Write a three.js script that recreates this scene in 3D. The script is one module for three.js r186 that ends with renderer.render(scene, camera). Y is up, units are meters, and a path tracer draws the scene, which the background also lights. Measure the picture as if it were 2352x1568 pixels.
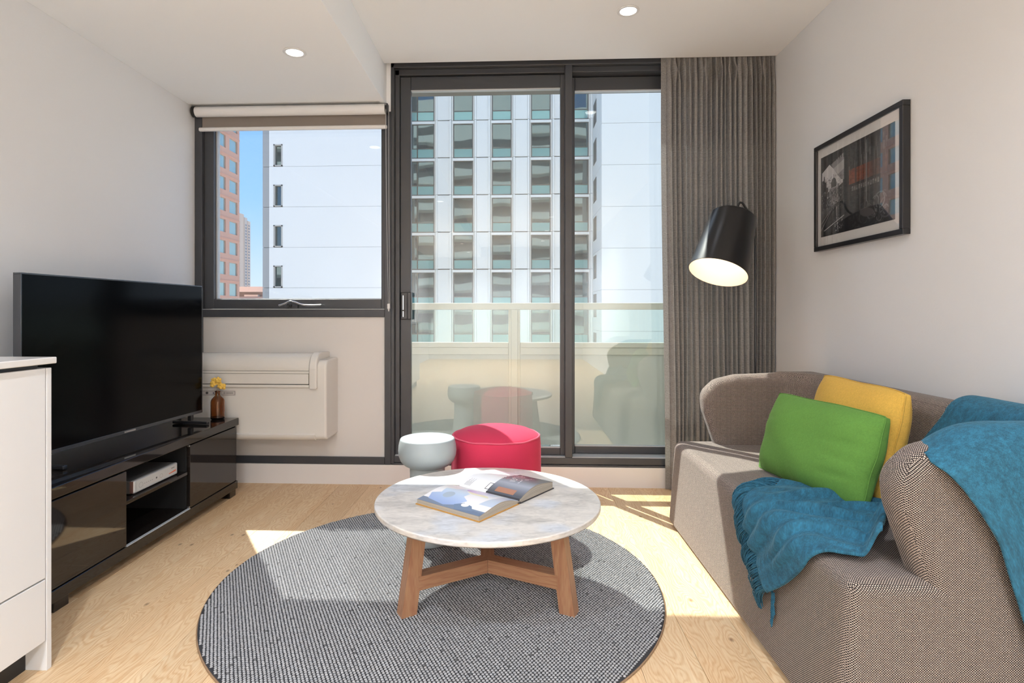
import * as THREE from 'three';
import { RoundedBoxGeometry } from 'three/addons/geometries/RoundedBoxGeometry.js';
import { mergeGeometries } from 'three/addons/utils/BufferGeometryUtils.js';

// ---------------------------------------------------------------- camera, sky, sun, exposure
const scene = new THREE.Scene();
const renderer = new THREE.WebGLRenderer({ antialias: true });
renderer.toneMapping = THREE.LinearToneMapping;
renderer.toneMappingExposure = 1.9;
renderer.shadowMap.enabled = true;

const W = 2352, H = 1568, FOCAL = 1313.8;
const camera = new THREE.PerspectiveCamera(2 * Math.atan(H / 2 / FOCAL) * 180 / Math.PI, W / H, 0.05, 3000);
camera.position.set(0, 1.06, 0);
camera.rotation.y = 0.0437;
camera.setViewOffset(W, H, 48.5, 65.2, W, H);           // shifted lens: level camera, horizon above the middle

const SUN = new THREE.Vector3(0.64, -1.36, 1).normalize();   // the way the sunlight travels
const SKY_GAIN = 0.86;
function skyTexture() {
  const w = 512, h = 256, d = new Float32Array(w * h * 4), dir = new THREE.Vector3();
  const mix = (a, b, t) => a.map((x, i) => x + (b[i] - x) * t), st = (a, b, x) => { x = Math.min(1, Math.max(0, (x - a) / (b - a))); return x * x * (3 - 2 * x); };
  for (let j = 0; j < h; j++) for (let i = 0; i < w; i++) {
    const el = ((j + 0.5) / h - 0.5) * Math.PI, az = ((i + 0.5) / w - 0.5) * 2 * Math.PI;
    dir.set(Math.cos(az) * Math.cos(el), Math.sin(el), Math.sin(az) * Math.cos(el));
    const e = el * 180 / Math.PI;
    let c = mix([0.52, 0.61, 0.72], [0.21, 0.42, 0.76], st(-1, 12, e));
    c = mix(c, [0.09, 0.285, 0.68], st(8, 24, e));
    c = mix(c, [0.10, 0.26, 0.58], st(25, 80, e));
    if (e < 0) c = [0.55, 0.58, 0.60];
    const g = Math.max(0, -dir.dot(SUN));                // paler air round the sun
    const glow = 0.30 * Math.pow(g, 8) + 1.6 * Math.pow(g, 60);
    c = c.map((x, k) => (x + glow * [1, 0.95, 0.88][k]) * SKY_GAIN);
    d.set([c[0], c[1], c[2], 1], (j * w + i) * 4);
  }
  const t = new THREE.DataTexture(d, w, h, THREE.RGBAFormat, THREE.FloatType);
  t.mapping = THREE.EquirectangularReflectionMapping; t.magFilter = t.minFilter = THREE.LinearFilter; t.colorSpace = THREE.LinearSRGBColorSpace; t.needsUpdate = true;
  return t;
}
scene.background = skyTexture();

const sun = new THREE.DirectionalLight(new THREE.Color().setRGB(1, 0.975, 0.935), 5.9);
sun.position.copy(SUN).multiplyScalar(-60); sun.target.position.set(0, 0, -2);
sun.castShadow = true; sun.shadow.mapSize.set(4096, 4096);
Object.assign(sun.shadow.camera, { left: -8, right: 8, top: 8, bottom: -8, near: 1, far: 160 });
scene.add(sun, sun.target);
const LAMP = 12.5;                                          // base candela of the ceiling downlights, most of them unseen

// ---------------------------------------------------------------- helpers
function rng(seed) { let a = seed >>> 0; return () => { a = (a + 0x6D2B79F5) | 0; let t = Math.imul(a ^ (a >>> 15), 1 | a); t = (t + Math.imul(t ^ (t >>> 7), 61 | t)) ^ t; return ((t ^ (t >>> 14)) >>> 0) / 4294967296; }; }
const R0 = rng(7);
const HASH = new Float32Array(65536); { const r = rng(99); for (let i = 0; i < 65536; i++) HASH[i] = r(); }
const sm = (a, b, x) => { x = Math.min(1, Math.max(0, (x - a) / (b - a))); return x * x * (3 - 2 * x); };
const lerp = (a, b, t) => a + (b - a) * t;
function vn(x, y, px = 256, py = 256) {                  // value noise, repeats after px, py
  const xi = Math.floor(x), yi = Math.floor(y), fx = x - xi, fy = y - yi, u = fx * fx * (3 - 2 * fx), v = fy * fy * (3 - 2 * fy);
  const x0 = ((xi % px) + px) % px, x1 = (x0 + 1) % px, y0 = ((yi % py) + py) % py, y1 = (y0 + 1) % py;
  const a = HASH[(x0 + y0 * 257) & 65535], b = HASH[(x1 + y0 * 257) & 65535], c = HASH[(x0 + y1 * 257) & 65535], d = HASH[(x1 + y1 * 257) & 65535];
  return a + (b - a) * u + (c - a) * v + (a - b - c + d) * u * v;
}
function fbm(x, y, px, py, o = 4) { let s = 0, a = 0.5, n = 0; for (let i = 0; i < o; i++) { s += a * vn(x + i * 17, y + i * 31, px, py); n += a; x *= 2; y *= 2; px *= 2; py *= 2; a *= 0.5; } return s / n; }
function texture(w, h, fn, srgb = true, size = [1, 1]) { // fn(u, v) gives [r, g, b] of 0..1; size in metres of one repeat
  const d = new Uint8Array(w * h * 4);
  for (let j = 0; j < h; j++) for (let i = 0; i < w; i++) {
    const c = fn((i + 0.5) / w, (j + 0.5) / h), k = (j * w + i) * 4;
    d[k] = Math.max(0, Math.min(255, c[0] * 255)); d[k + 1] = Math.max(0, Math.min(255, c[1] * 255)); d[k + 2] = Math.max(0, Math.min(255, c[2] * 255)); d[k + 3] = 255;
  }
  const t = new THREE.DataTexture(d, w, h); t.wrapS = t.wrapT = THREE.RepeatWrapping; t.magFilter = THREE.LinearFilter; t.minFilter = THREE.LinearMipmapLinearFilter; t.generateMipmaps = true;
  if (srgb) t.colorSpace = THREE.SRGBColorSpace;
  t.repeat.set(1 / size[0], 1 / size[1]); t.needsUpdate = true; return t;
}
const grey = (w, h, fn, size) => texture(w, h, (u, v) => { const x = fn(u, v); return [x, x, x]; }, false, size);
function canvasTexture(w, h, draw) {
  const c = document.createElement('canvas'); c.width = w; c.height = h; draw(c.getContext('2d'), w, h);
  const t = new THREE.CanvasTexture(c); t.colorSpace = THREE.SRGBColorSpace; t.magFilter = THREE.LinearFilter; return t;
}
const C = (r, g, b) => new THREE.Color().setRGB(r, g, b);
const mat = (color, roughness = 0.6, o = {}) => new THREE.MeshPhysicalMaterial({ color, roughness, metalness: 0, ...o });

// geometry helpers give non-indexed geometry with uv in metres
function metric(g) {
  if (g.index) g = g.toNonIndexed();
  for (const k of Object.keys(g.attributes)) if (!['position', 'normal', 'uv'].includes(k)) g.deleteAttribute(k);
  if (!g.attributes.normal) g.computeVertexNormals();
  const p = g.attributes.position, uv = new Float32Array(p.count * 2), a = new THREE.Vector3(), b = new THREE.Vector3(), c = new THREE.Vector3();
  for (let i = 0; i < p.count; i += 3) {
    a.fromBufferAttribute(p, i); b.fromBufferAttribute(p, i + 1); c.fromBufferAttribute(p, i + 2);
    const n = b.clone().sub(a).cross(c.clone().sub(a)), x = Math.abs(n.x), y = Math.abs(n.y), z = Math.abs(n.z);
    [a, b, c].forEach((q, k) => { const s = x >= y && x >= z ? [q.z, q.y] : y >= z ? [q.x, q.z] : [q.x, q.y]; uv[(i + k) * 2] = s[0]; uv[(i + k) * 2 + 1] = s[1]; });
  }
  g.setAttribute('uv', new THREE.BufferAttribute(uv, 2)); g.clearGroups(); return g;
}
function bx(x0, x1, y0, y1, z0, z1, r = 0.0015, seg = 1) {
  const w = x1 - x0, h = y1 - y0, d = z1 - z0; r = Math.min(r, w * 0.45, h * 0.45, d * 0.45);
  const g = new RoundedBoxGeometry(w, h, d, seg, r); g.translate((x0 + x1) / 2, (y0 + y1) / 2, (z0 + z1) / 2); return metric(g);
}
const cyl = (x, y, z, r, h, seg = 24, r2 = r) => { const g = new THREE.CylinderGeometry(r2, r, h, seg); g.translate(x, y, z); return metric(g); };
const tube = (pts, r, n = 40, rad = 8, closed = false) => metric(new THREE.TubeGeometry(new THREE.CatmullRomCurve3(pts.map(p => new THREE.Vector3(...p)), closed), n, r, rad, closed));
const lathe = (pts, seg = 48) => metric(new THREE.LatheGeometry(pts.map(p => new THREE.Vector2(...p)), seg));
const merge = (...g) => mergeGeometries(g.flat(), false);
function grid(fn, nu, nv, keepUV = false) {              // surface fn(u, v) -> [x, y, z]
  const p = [], uv = [], id = [];
  for (let j = 0; j <= nv; j++) for (let i = 0; i <= nu; i++) { p.push(...fn(i / nu, j / nv)); uv.push(i / nu, j / nv); }
  for (let j = 0; j < nv; j++) for (let i = 0; i < nu; i++) { const a = j * (nu + 1) + i, b = a + 1, c = a + nu + 1, d = c + 1; id.push(a, b, d, a, d, c); }
  const g = new THREE.BufferGeometry(); g.setAttribute('position', new THREE.Float32BufferAttribute(p, 3)); g.setAttribute('uv', new THREE.Float32BufferAttribute(uv, 2)); g.setIndex(id); g.computeVertexNormals();
  return keepUV ? g.toNonIndexed() : metric(g);
}
function sheet(fn, nu, nv, th, uvScale) {                // a cloth of thickness th below the surface fn
  const top = [], nor = [], e = 1e-3, a = new THREE.Vector3(), b = new THREE.Vector3();
  for (let j = 0; j <= nv; j++) for (let i = 0; i <= nu; i++) {
    const u = i / nu, v = j / nv, P = fn(u, v), u1 = Math.min(1, u + e), u0 = Math.max(0, u - e), v1 = Math.min(1, v + e), v0 = Math.max(0, v - e);
    a.set(...fn(u1, v)).sub(b.set(...fn(u0, v))); const q = new THREE.Vector3(...fn(u, v1)).sub(b.set(...fn(u, v0)));
    top.push(P); nor.push(a.clone().cross(q).normalize().toArray());
  }
  const N = (nu + 1) * (nv + 1), p = [], id = [], uv = [];
  for (const s of [0, 1]) top.forEach((P, k) => { p.push(P[0] - nor[k][0] * th * s, P[1] - nor[k][1] * th * s, P[2] - nor[k][2] * th * s); uv.push((k % (nu + 1)) / nu * uvScale[0], Math.floor(k / (nu + 1)) / nv * uvScale[1]); });
  const at = (i, j) => j * (nu + 1) + i, quad = (A, B, D, E) => id.push(A, B, D, A, D, E);
  for (let j = 0; j < nv; j++) for (let i = 0; i < nu; i++) { quad(at(i, j), at(i + 1, j), at(i + 1, j + 1), at(i, j + 1)); quad(N + at(i, j), N + at(i, j + 1), N + at(i + 1, j + 1), N + at(i + 1, j)); }
  for (let i = 0; i < nu; i++) { quad(N + at(i, 0), N + at(i + 1, 0), at(i + 1, 0), at(i, 0)); quad(at(i, nv), at(i + 1, nv), N + at(i + 1, nv), N + at(i, nv)); }
  for (let j = 0; j < nv; j++) { quad(at(0, j), at(0, j + 1), N + at(0, j + 1), N + at(0, j)); quad(N + at(nu, j), N + at(nu, j + 1), at(nu, j + 1), at(nu, j)); }
  const g = new THREE.BufferGeometry(); g.setAttribute('position', new THREE.Float32BufferAttribute(p, 3)); g.setAttribute('uv', new THREE.Float32BufferAttribute(uv, 2)); g.setIndex(id); g.computeVertexNormals(); return g;
}
function sdfMesh(f, lo, hi, h) {                         // surface nets on a signed distance field
  const n = lo.map((a, k) => Math.ceil((hi[k] - a) / h) + 1), [nx, ny, nz] = n, val = new Float32Array(nx * ny * nz), I = (i, j, k) => (k * ny + j) * nx + i;
  for (let k = 0; k < nz; k++) for (let j = 0; j < ny; j++) for (let i = 0; i < nx; i++) val[I(i, j, k)] = f(lo[0] + i * h, lo[1] + j * h, lo[2] + k * h);
  const cell = new Int32Array(nx * ny * nz).fill(-1), P = [], N = [];
  for (let k = 0; k < nz - 1; k++) for (let j = 0; j < ny - 1; j++) for (let i = 0; i < nx - 1; i++) {
    let s = 0, cx = 0, cy = 0, cz = 0, m = 0; const c = [];
    for (let q = 0; q < 8; q++) { const v = val[I(i + (q & 1), j + ((q >> 1) & 1), k + (q >> 2))]; c.push(v); if (v < 0) s++; }
    if (s === 0 || s === 8) continue;
    for (let q = 0; q < 8; q++) for (const b of [1, 2, 4]) if (!(q & b)) { const r = q | b; if ((c[q] < 0) !== (c[r] < 0)) { const t = c[q] / (c[q] - c[r]); cx += (q & 1) + (b === 1 ? t : 0); cy += ((q >> 1) & 1) + (b === 2 ? t : 0); cz += (q >> 2) + (b === 4 ? t : 0); m++; } }
    let x = lo[0] + (i + cx / m) * h, y = lo[1] + (j + cy / m) * h, z = lo[2] + (k + cz / m) * h, e = h * 0.2, g;
    for (let it = 0; it < 2; it++) {
      g = [f(x + e, y, z) - f(x - e, y, z), f(x, y + e, z) - f(x, y - e, z), f(x, y, z + e) - f(x, y, z - e)]; const L = Math.hypot(...g) || 1; g = g.map(t => t / L);
      const d = Math.max(-h * 0.5, Math.min(h * 0.5, f(x, y, z))); x -= g[0] * d; y -= g[1] * d; z -= g[2] * d;
    }
    cell[I(i, j, k)] = P.length / 3; P.push(x, y, z); N.push(...g);
  }
  const id = [], quad = (a, b, c, d, flip) => { if (a < 0 || b < 0 || c < 0 || d < 0) return; flip ? id.push(a, c, b, a, d, c) : id.push(a, b, c, a, c, d); };
  for (let k = 1; k < nz - 1; k++) for (let j = 1; j < ny - 1; j++) for (let i = 1; i < nx - 1; i++) {
    const v = val[I(i, j, k)] < 0;
    if (v !== val[I(i + 1, j, k)] < 0) quad(cell[I(i, j - 1, k - 1)], cell[I(i, j, k - 1)], cell[I(i, j, k)], cell[I(i, j - 1, k)], !v);
    if (v !== val[I(i, j + 1, k)] < 0) quad(cell[I(i - 1, j, k - 1)], cell[I(i - 1, j, k)], cell[I(i, j, k)], cell[I(i, j, k - 1)], !v);
    if (v !== val[I(i, j, k + 1)] < 0) quad(cell[I(i - 1, j - 1, k)], cell[I(i, j - 1, k)], cell[I(i, j, k)], cell[I(i - 1, j, k)], !v);
  }
  const g = new THREE.BufferGeometry(); g.setAttribute('position', new THREE.Float32BufferAttribute(P, 3)); g.setAttribute('normal', new THREE.Float32BufferAttribute(N, 3)); g.setIndex(id); return metric(g);
}
const smin = (a, b, k) => { const h = Math.max(k - Math.abs(a - b), 0) / k; return Math.min(a, b) - h * h * k * 0.25; };
function sdPoly(px, py, v) {
  let d = 1e9, s = 1; for (let i = 0, j = v.length - 1; i < v.length; j = i, i++) {
    const ex = v[j][0] - v[i][0], ey = v[j][1] - v[i][1], wx = px - v[i][0], wy = py - v[i][1], t = Math.max(0, Math.min(1, (wx * ex + wy * ey) / (ex * ex + ey * ey)));
    const bx_ = wx - ex * t, by = wy - ey * t; d = Math.min(d, bx_ * bx_ + by * by);
    const c1 = py >= v[i][1], c2 = py < v[j][1], c3 = ex * wy > ey * wx; if ((c1 && c2 && c3) || (!c1 && !c2 && !c3)) s = -s;
  } return s * Math.sqrt(d);
}
const extrudeSd = (d2, dz, r) => { const a = d2 + r, b = dz + r; return Math.min(Math.max(a, b), 0) + Math.hypot(Math.max(a, 0), Math.max(b, 0)) - r; };

const taken = {};
const numbered = n => { const k = (taken[n] = (taken[n] ?? -1) + 1); return k ? `${n}_${String(k).padStart(3, '0')}` : n; };
function obj(name, geo, m, parent = scene) {
  const o = new THREE.Mesh(Array.isArray(geo) ? merge(geo) : geo, m); o.name = parent === scene ? numbered(name) : name; o.castShadow = o.receiveShadow = true; parent.add(o); return o;
}
function tag(o, label, category, group) { o.userData = { ...o.userData, label, category }; if (group) o.userData.group = group; return o; }
function thing(name, label, category, group) { const o = new THREE.Group(); o.name = numbered(name); scene.add(o); return tag(o, label, category, group); }
function structure(name, label, category) { const o = new THREE.Group(); o.name = name; scene.add(o); o.userData = { kind: 'structure', label, category }; return o; }

// ---------------------------------------------------------------- room dimensions
const XL = -2.015, XR = 1.535, YC = 2.575, YLOW = 2.345, XB = -0.80, ZE = -3.44, ZW = -3.52, ZBACK = 6.0;

// ---------------------------------------------------------------- materials
const plaster = grey(256, 256, (u, v) => 0.5 + 0.5 * (fbm(u * 64, v * 64, 64, 64, 3) - 0.5), [0.4, 0.4]);
const M = {
  wall: mat(C(0.77, 0.77, 0.775), 0.75, { bumpMap: plaster, bumpScale: 0.0004 }),
  ceiling: mat(C(0.90, 0.91, 0.92), 0.9),
  skirting: mat(C(0.78, 0.74, 0.71), 0.45),
  frame: mat(C(0.056, 0.059, 0.067), 0.32),
  frameDark: mat(C(0.02, 0.02, 0.022), 0.5),
  seal: mat(C(0.50, 0.52, 0.54), 0.3),
  infill: mat(C(0.72, 0.69, 0.66), 0.35),
  glass: mat(C(0.97, 0.985, 0.975), 0, { transmission: 1, thickness: 0, ior: 1.5 }),
  doorGlass: mat(C(0.955, 0.985, 0.965), 0, { transmission: 1, thickness: 0, ior: 1.6 }),
  white: mat(C(0.78, 0.775, 0.77), 0.32),
  plasticWhite: mat(C(0.74, 0.71, 0.66), 0.22),
  chrome: mat(C(0.75, 0.76, 0.78), 0.18, { metalness: 1 }),
  steel: mat(C(0.55, 0.55, 0.55), 0.35, { metalness: 1 }),
  black: mat(C(0.012, 0.012, 0.013), 0.4),
  satinBlack: mat(C(0.016, 0.016, 0.018), 0.28, { clearcoat: 0.25, clearcoatRoughness: 0.35 }),
  lacquer: mat(C(0.016, 0.012, 0.010), 0.045, { ior: 1.55 }),
  cavity: mat(C(0.006, 0.006, 0.006), 0.7),
};

// ---------------------------------------------------------------- floor of oak planks
function oak(seed) {
  const r = rng(seed), knots = [], w = 384, h = 2048;
  for (let i = 0; i < 3; i++) knots.push([0.15 + 0.7 * r(), r(), 0.012 + 0.018 * r()]);
  const cx = 0.35 + 0.3 * r(), ph = r() * 40, tone = 0.97 + 0.06 * r();
  return texture(w, h, (u, v) => {
    let X = u * 0.182, Y = v * 2.2, wob = 0;
    for (const [kx, ky, s] of knots) { let dy = Math.abs(v - ky); dy = Math.min(dy, 1 - dy) * 2.2; const dx = (u - kx) * 0.182; wob += Math.exp(-(dx * dx / (s * s * 1.6) + dy * dy / (s * s * 22))) * s * 1.5; }
    const warp = (fbm(u * 3 + ph, v * 10, 64, 10, 3) - 0.5) * 0.05;
    const arch = Math.pow(Math.abs(u - cx - (vn(7 + ph, v * 6, 64, 6) - 0.5) * 0.35), 1.5) * 0.09;
    const ring = (arch + warp + wob + 0.01 * vn(3, v * 9, 64, 9)) * 175;
    const line = Math.pow(0.5 + 0.5 * Math.sin(ring * 6.283), 2.2);
    const pores = vn(u * 150 + ph, v * 90, 256, 90), fine = vn(u * 330, v * 40 + 3, 512, 40), big = fbm(u * 2 + ph, v * 3, 32, 3, 3);
    let k = 1 - 0.050 * line - 0.045 * (pores > 0.62 ? (pores - 0.62) * 2.6 : 0) - 0.04 * (fine - 0.5) - 0.07 * (big - 0.5);
    let c = [0.885 * k * tone, 0.768 * k * k * tone, 0.610 * k * k * k * tone];
    const pale = 0.02 * sm(0.6, 0.8, vn(u * 60 + 9, v * 26, 128, 26)); c = c.map(x => x + pale);
    for (const [kx, ky, s] of knots) { let dy = Math.abs(v - ky); dy = Math.min(dy, 1 - dy) * 2.2; const dx = (u - kx) * 0.182, q = Math.hypot(dx, dy * 0.6) / (s * 0.42); if (q < 1) { const t = (1 - q) * 0.75; c = [lerp(c[0], 0.45, t), lerp(c[1], 0.32, t), lerp(c[2], 0.22, t)]; } }
    return c;
  }, true, [1, 1]);
}
const oakMats = [11, 23, 37].map(s => { const t = oak(s); return mat(C(1, 1, 1), 0.42, { map: t, bumpMap: t, bumpScale: 0.0002 }); });
{
  const floor = structure('floor', 'pale oak plank floor with fine seams', 'floor');
  obj('subfloor', bx(XL - 0.12, XR + 0.12, -0.16, -0.0142, -3.62, ZBACK + 0.1, 0.001), M.cavity, floor);
  const pw = 0.182, x0 = -1.264 - pw * 5, r = rng(5);
  for (let c = 0; c < 21; c++) {
    const xa = Math.max(XL, x0 + c * pw), xb = Math.min(XR, x0 + (c + 1) * pw); if (xb - xa < 0.01) continue;
    let z = -3.53 - r() * 1.9;
    while (z < ZBACK) {
      const a = Math.max(-3.53, z), b = Math.min(ZBACK, z + 2.2); z += 2.2; if (b - a < 0.02) continue;
      const g = bx(xa + 0.0004, xb - 0.0004, -0.014, 0, a + 0.0004, b - 0.0004, 0.0011), p = g.attributes.position, uv = g.attributes.uv, ou = Math.floor(r() * 2), ov = r();
      for (let i = 0; i < p.count; i++) { const fx = (p.getX(i) - (x0 + c * pw)) / pw; uv.setXY(i, ou ? fx : 1 - fx, (p.getZ(i) + 4) / 2.2 + ov); }
      obj('plank', g, oakMats[Math.floor(r() * 3)], floor);
    }
  }
}

// ---------------------------------------------------------------- walls and ceiling
{
  const wl = structure('wall_left', 'plain white plastered side wall behind the television', 'wall');
  obj('plaster', bx(XL - 0.15, XL, -0.16, 2.9, -3.66, ZBACK + 0.15, 0.001), M.wall, wl);
  const wr = structure('wall_right', 'plain white plastered side wall behind the sofa', 'wall');
  obj('plaster', bx(XR, XR + 0.15, -0.16, 2.9, -3.66, ZBACK + 0.15, 0.001), M.wall, wr);
  const wk = structure('wall_rear', 'plain white wall at the other end of the room', 'wall');
  obj('plaster', bx(XL, XR, -0.16, 2.9, ZBACK, ZBACK + 0.15, 0.001), M.wall, wk);
  const ce = structure('ceiling', 'white plasterboard ceiling with a dropped section on one side', 'ceiling');
  obj('main_panel', bx(XB, XR, YC, 2.9, ZE, ZBACK, 0.001), M.ceiling, ce);
  obj('dropped_panel', bx(XL, XB, YLOW, 2.9, ZE, ZBACK, 0.002), M.ceiling, ce);
  obj('bulkhead_return', bx(XB - 0.03, XB, YLOW, 2.9, -3.66, ZE, 0.001), M.ceiling, ce); obj('bulkhead_return', bx(XB, -0.7725, YLOW - 0.04, 2.66, -3.66, -3.504, 0.001), M.ceiling, ce);
  obj('recess_top', bx(XL, XR, 2.66, 2.9, -3.66, ZE, 0.001), M.ceiling, ce);
  obj('recess_lintel', bx(-0.765, XR, 2.615, 2.66, -3.64, -3.48, 0.001), M.ceiling, ce);
  obj('blind_recess_top', bx(XL, XB - 0.03, 2.352, 2.66, -3.66, ZE, 0.001), M.ceiling, ce);
  const bb = structure('baseboard_back', 'white upstand under the window frames', 'baseboard');
  obj('upstand', bx(XL, XR, -0.02, 0.122, -3.62, -3.502, 0.003), M.skirting, bb);
}

// ---------------------------------------------------------------- window over an infill panel
{
  const w = structure('window_1', 'dark framed awning window above a pale infill panel', 'window');
  const F = (x0, x1, y0, y1, z0, z1, r = 0.003, m = M.frame, n = 'frame_member') => obj(n, bx(x0, x1, y0, y1, z0, z1, r), m, w);
  F(XL, -1.967, 0.122, 2.42, -3.62, -3.505);                                  // jamb at the wall
  F(-0.812, -0.772, 0.122, 2.42, -3.62, -3.505);                              // mullion beside the door
  F(-1.967, -0.812, 1.035, 1.082, -3.62, -3.505);                             // transom
  F(-1.967, -0.812, 0.122, 0.168, -3.62, -3.505);                             // bottom rail
  F(-1.967, -0.812, 2.28, 2.42, -3.62, -3.52);                                // head
  obj('transom_edge', bx(-1.967, -0.812, 1.082, 1.0855, -3.60, -3.5045, 0.001), M.seal, w);
  const sash = new THREE.Group(); sash.name = 'sash'; w.add(sash);
  const S = (x0, x1, y0, y1, z0, z1, m = M.frame, n = 'sash_member', r = 0.003) => obj(n, bx(x0, x1, y0, y1, z0, z1, r), m, sash);
  S(-1.967, -1.905, 1.087, 2.28, -3.60, -3.53); S(-0.838, -0.812, 1.087, 2.28, -3.60, -3.53);
  S(-1.905, -0.838, 1.087, 1.147, -3.60, -3.53); S(-1.905, -0.838, 2.232, 2.28, -3.60, -3.53);
  S(-1.905, -1.897, 1.147, 2.232, -3.592, -3.56, M.seal, 'glazing_bead', 0.001);
  S(-1.905, -0.838, 1.147, 1.153, -3.592, -3.56, M.seal, 'glazing_bead', 0.001);
  obj('pane', bx(-1.907, -0.836, 1.145, 2.234, -3.583, -3.577, 0.001), M.glass, sash);
  obj('infill_panel', bx(-1.969, -0.810, 0.166, 1.037, -3.60, ZW, 0.001), M.infill, w);
  const h = new THREE.Group(); h.name = 'winder_handle'; w.add(h);
  obj('winder_arm', tube([[-1.475, 1.107, -3.50], [-1.44, 1.118, -3.498], [-1.405, 1.133, -3.497], [-1.37, 1.127, -3.497], [-1.325, 1.112, -3.496], [-1.28, 1.108, -3.493], [-1.205, 1.110, -3.49]], 0.0055, 40, 8), M.chrome, h);
  obj('winder_hub', merge(cyl(0, 0, 0, 0.014, 0.03, 20).rotateX(Math.PI / 2).translate(-1.41, 1.106, -3.512), cyl(0, 0, 0, 0.007, 0.02, 16).rotateX(Math.PI / 2).translate(-1.412, 1.106, -3.492)), M.satinBlack, h);
  obj('winder_base', bx(-1.45, -1.36, 1.088, 1.112, -3.532, -3.512, 0.005), M.frame, h);
}

// ---------------------------------------------------------------- sliding door
{
  const d = structure('door_1', 'dark framed sliding glass balcony door with a black pull handle', 'door');
  const F = (x0, x1, y0, y1, z0, z1, m = M.frame, n = 'frame_member', r = 0.003) => obj(n, bx(x0, x1, y0, y1, z0, z1, r), m, d);
  const XO = XR;
  F(-0.772, -0.752, 0.122, 2.605, -3.66, -3.505); F(-0.752, -0.724, 0.122, 2.605, -3.66, -3.535);
  F(-0.772, XO, 2.575, 2.615, -3.66, -3.505); F(-0.752, XO, 2.54, 2.575, -3.66, -3.535);
  F(XO - 0.05, XO, 0.122, 2.575, -3.66, -3.505);
  F(-0.772, XO, 0.122, 0.134, -3.66, -3.505); F(-0.772, XO, 0.136, 0.176, -3.66, -3.51);
  F(-0.75, XO, 0.176, 0.181, -3.66, -3.515, M.seal, 'sill_edge', 0.001);
  // sliding leaf on the inner track
  const leaf = (name, x0, x1, z0, z1, l, r2, g) => {
    const s = new THREE.Group(); s.name = name; d.add(s);
    const P = (a, b, c, e, n) => obj(n, bx(a, b, c, e, z0, z1, 0.004), M.frame, s);
    P(x0, x0 + l, 0.182, 2.535, 'stile'); P(x1 - r2, x1, 0.182, 2.535, 'stile'); P(x0 + l, x1 - r2, 2.452, 2.535, 'rail'); P(x0 + l, x1 - r2, 0.182, 0.228, 'rail');
    obj('glazing_bead', [bx(x0 + l, x1 - r2, 2.448, 2.4535, z0 + 0.004, z1 - 0.002, 0.001), bx(x0 + l, x1 - r2, 0.2265, 0.2315, z0 + 0.004, z1 - 0.002, 0.001)], M.seal, s);
    obj('pane', bx(x0 + l - 0.008, x1 - r2 + 0.008, 0.22, 2.46, (z0 + z1) / 2 - 0.003, (z0 + z1) / 2 + 0.003, 0.001), g, s); return s;
  };
  const a = leaf('sliding_leaf', -0.722, 0.320, -3.590, -3.550, 0.066, 0.046, M.doorGlass);
  leaf('fixed_leaf', 0.318, XO - 0.05, -3.640, -3.600, 0.05, 0.05, M.doorGlass);
  F(0.300, 0.345, 0.176, 2.585, -3.548, -3.512, M.frame, 'meeting_post', 0.004);
  const h = new THREE.Group(); h.name = 'pull_handle'; a.add(h);
  obj('backplate', bx(-0.718, -0.652, 1.02, 1.19, -3.553, -3.534, 0.006, 2), M.satinBlack, h);
  obj('grip', bx(-0.672, -0.645, 1.02, 1.19, -3.545, -3.505, 0.006, 2), M.satinBlack, h);
  obj('latch_plate', bx(-0.704, -0.698, 1.036, 1.17, -3.5345, -3.5315, 0.001), M.chrome, h);
  obj('latch_knob', bx(-0.712, -0.69, 1.072, 1.08, -3.536, -3.524, 0.003), M.black, h);
  obj('outer_lintel', bx(-0.9, 1.7, 2.49, 2.75, -3.76, -3.66, 0.003), mat(C(0.17, 0.155, 0.135), 0.7), d);
}

// ---------------------------------------------------------------- balcony balustrade
{
  const b = thing('balcony_balustrade', 'pale metal balustrade with a glass strip over solid panels outside the door', 'balustrade');
  const pm = mat(C(0.60, 0.60, 0.54), 0.35), panel = mat(C(0.54, 0.555, 0.52), 0.4), bg = mat(C(0.90, 0.96, 0.92), 0, { transmission: 1, thickness: 0, ior: 1.5 });
  const z = -3.98;
  obj('top_rail', bx(-2.2, 2.2, 1.083, 1.13, z - 0.03, z + 0.03, 0.005), pm, b);
  for (const [x0, x1] of [[-2.2, -0.052], [0.03, 1.02], [1.06, 2.2]]) {
    obj('lower_rail', bx(x0, x1, 0.822, 0.857, z - 0.02, z + 0.02, 0.003), pm, b);
    obj('glass_strip', bx(x0, x1, 0.857, 1.084, z - 0.004, z + 0.004, 0.001), bg, b);
    obj('panel_cap', bx(x0, x1, 0.772, 0.822, z - 0.014, z + 0.014, 0.003), pm, b);
    obj('solid_panel', bx(x0, x1, 0.148, 0.772, z - 0.006, z + 0.006, 0.002), panel, b);
  }
  for (const [x0, x1] of [[-0.052, 0.030], [1.02, 1.06], [-1.15, -1.11]]) obj('post', [bx(x0, x1, 0.02, 1.084, z - 0.022, z + 0.008, 0.003), bx(x0 + 0.02, x1 - 0.02 + 0.001, 0.02, 1.084, z + 0.008, z + 0.03, 0.003)], pm, b);
  const s = structure('trim_1', 'concrete slab edge below the balustrade', 'slab');
  obj('slab_edge', bx(-2.2, 2.2, -0.25, 0.02, -4.05, -3.66, 0.004), mat(C(0.62, 0.61, 0.58), 0.8), s);
}

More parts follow.
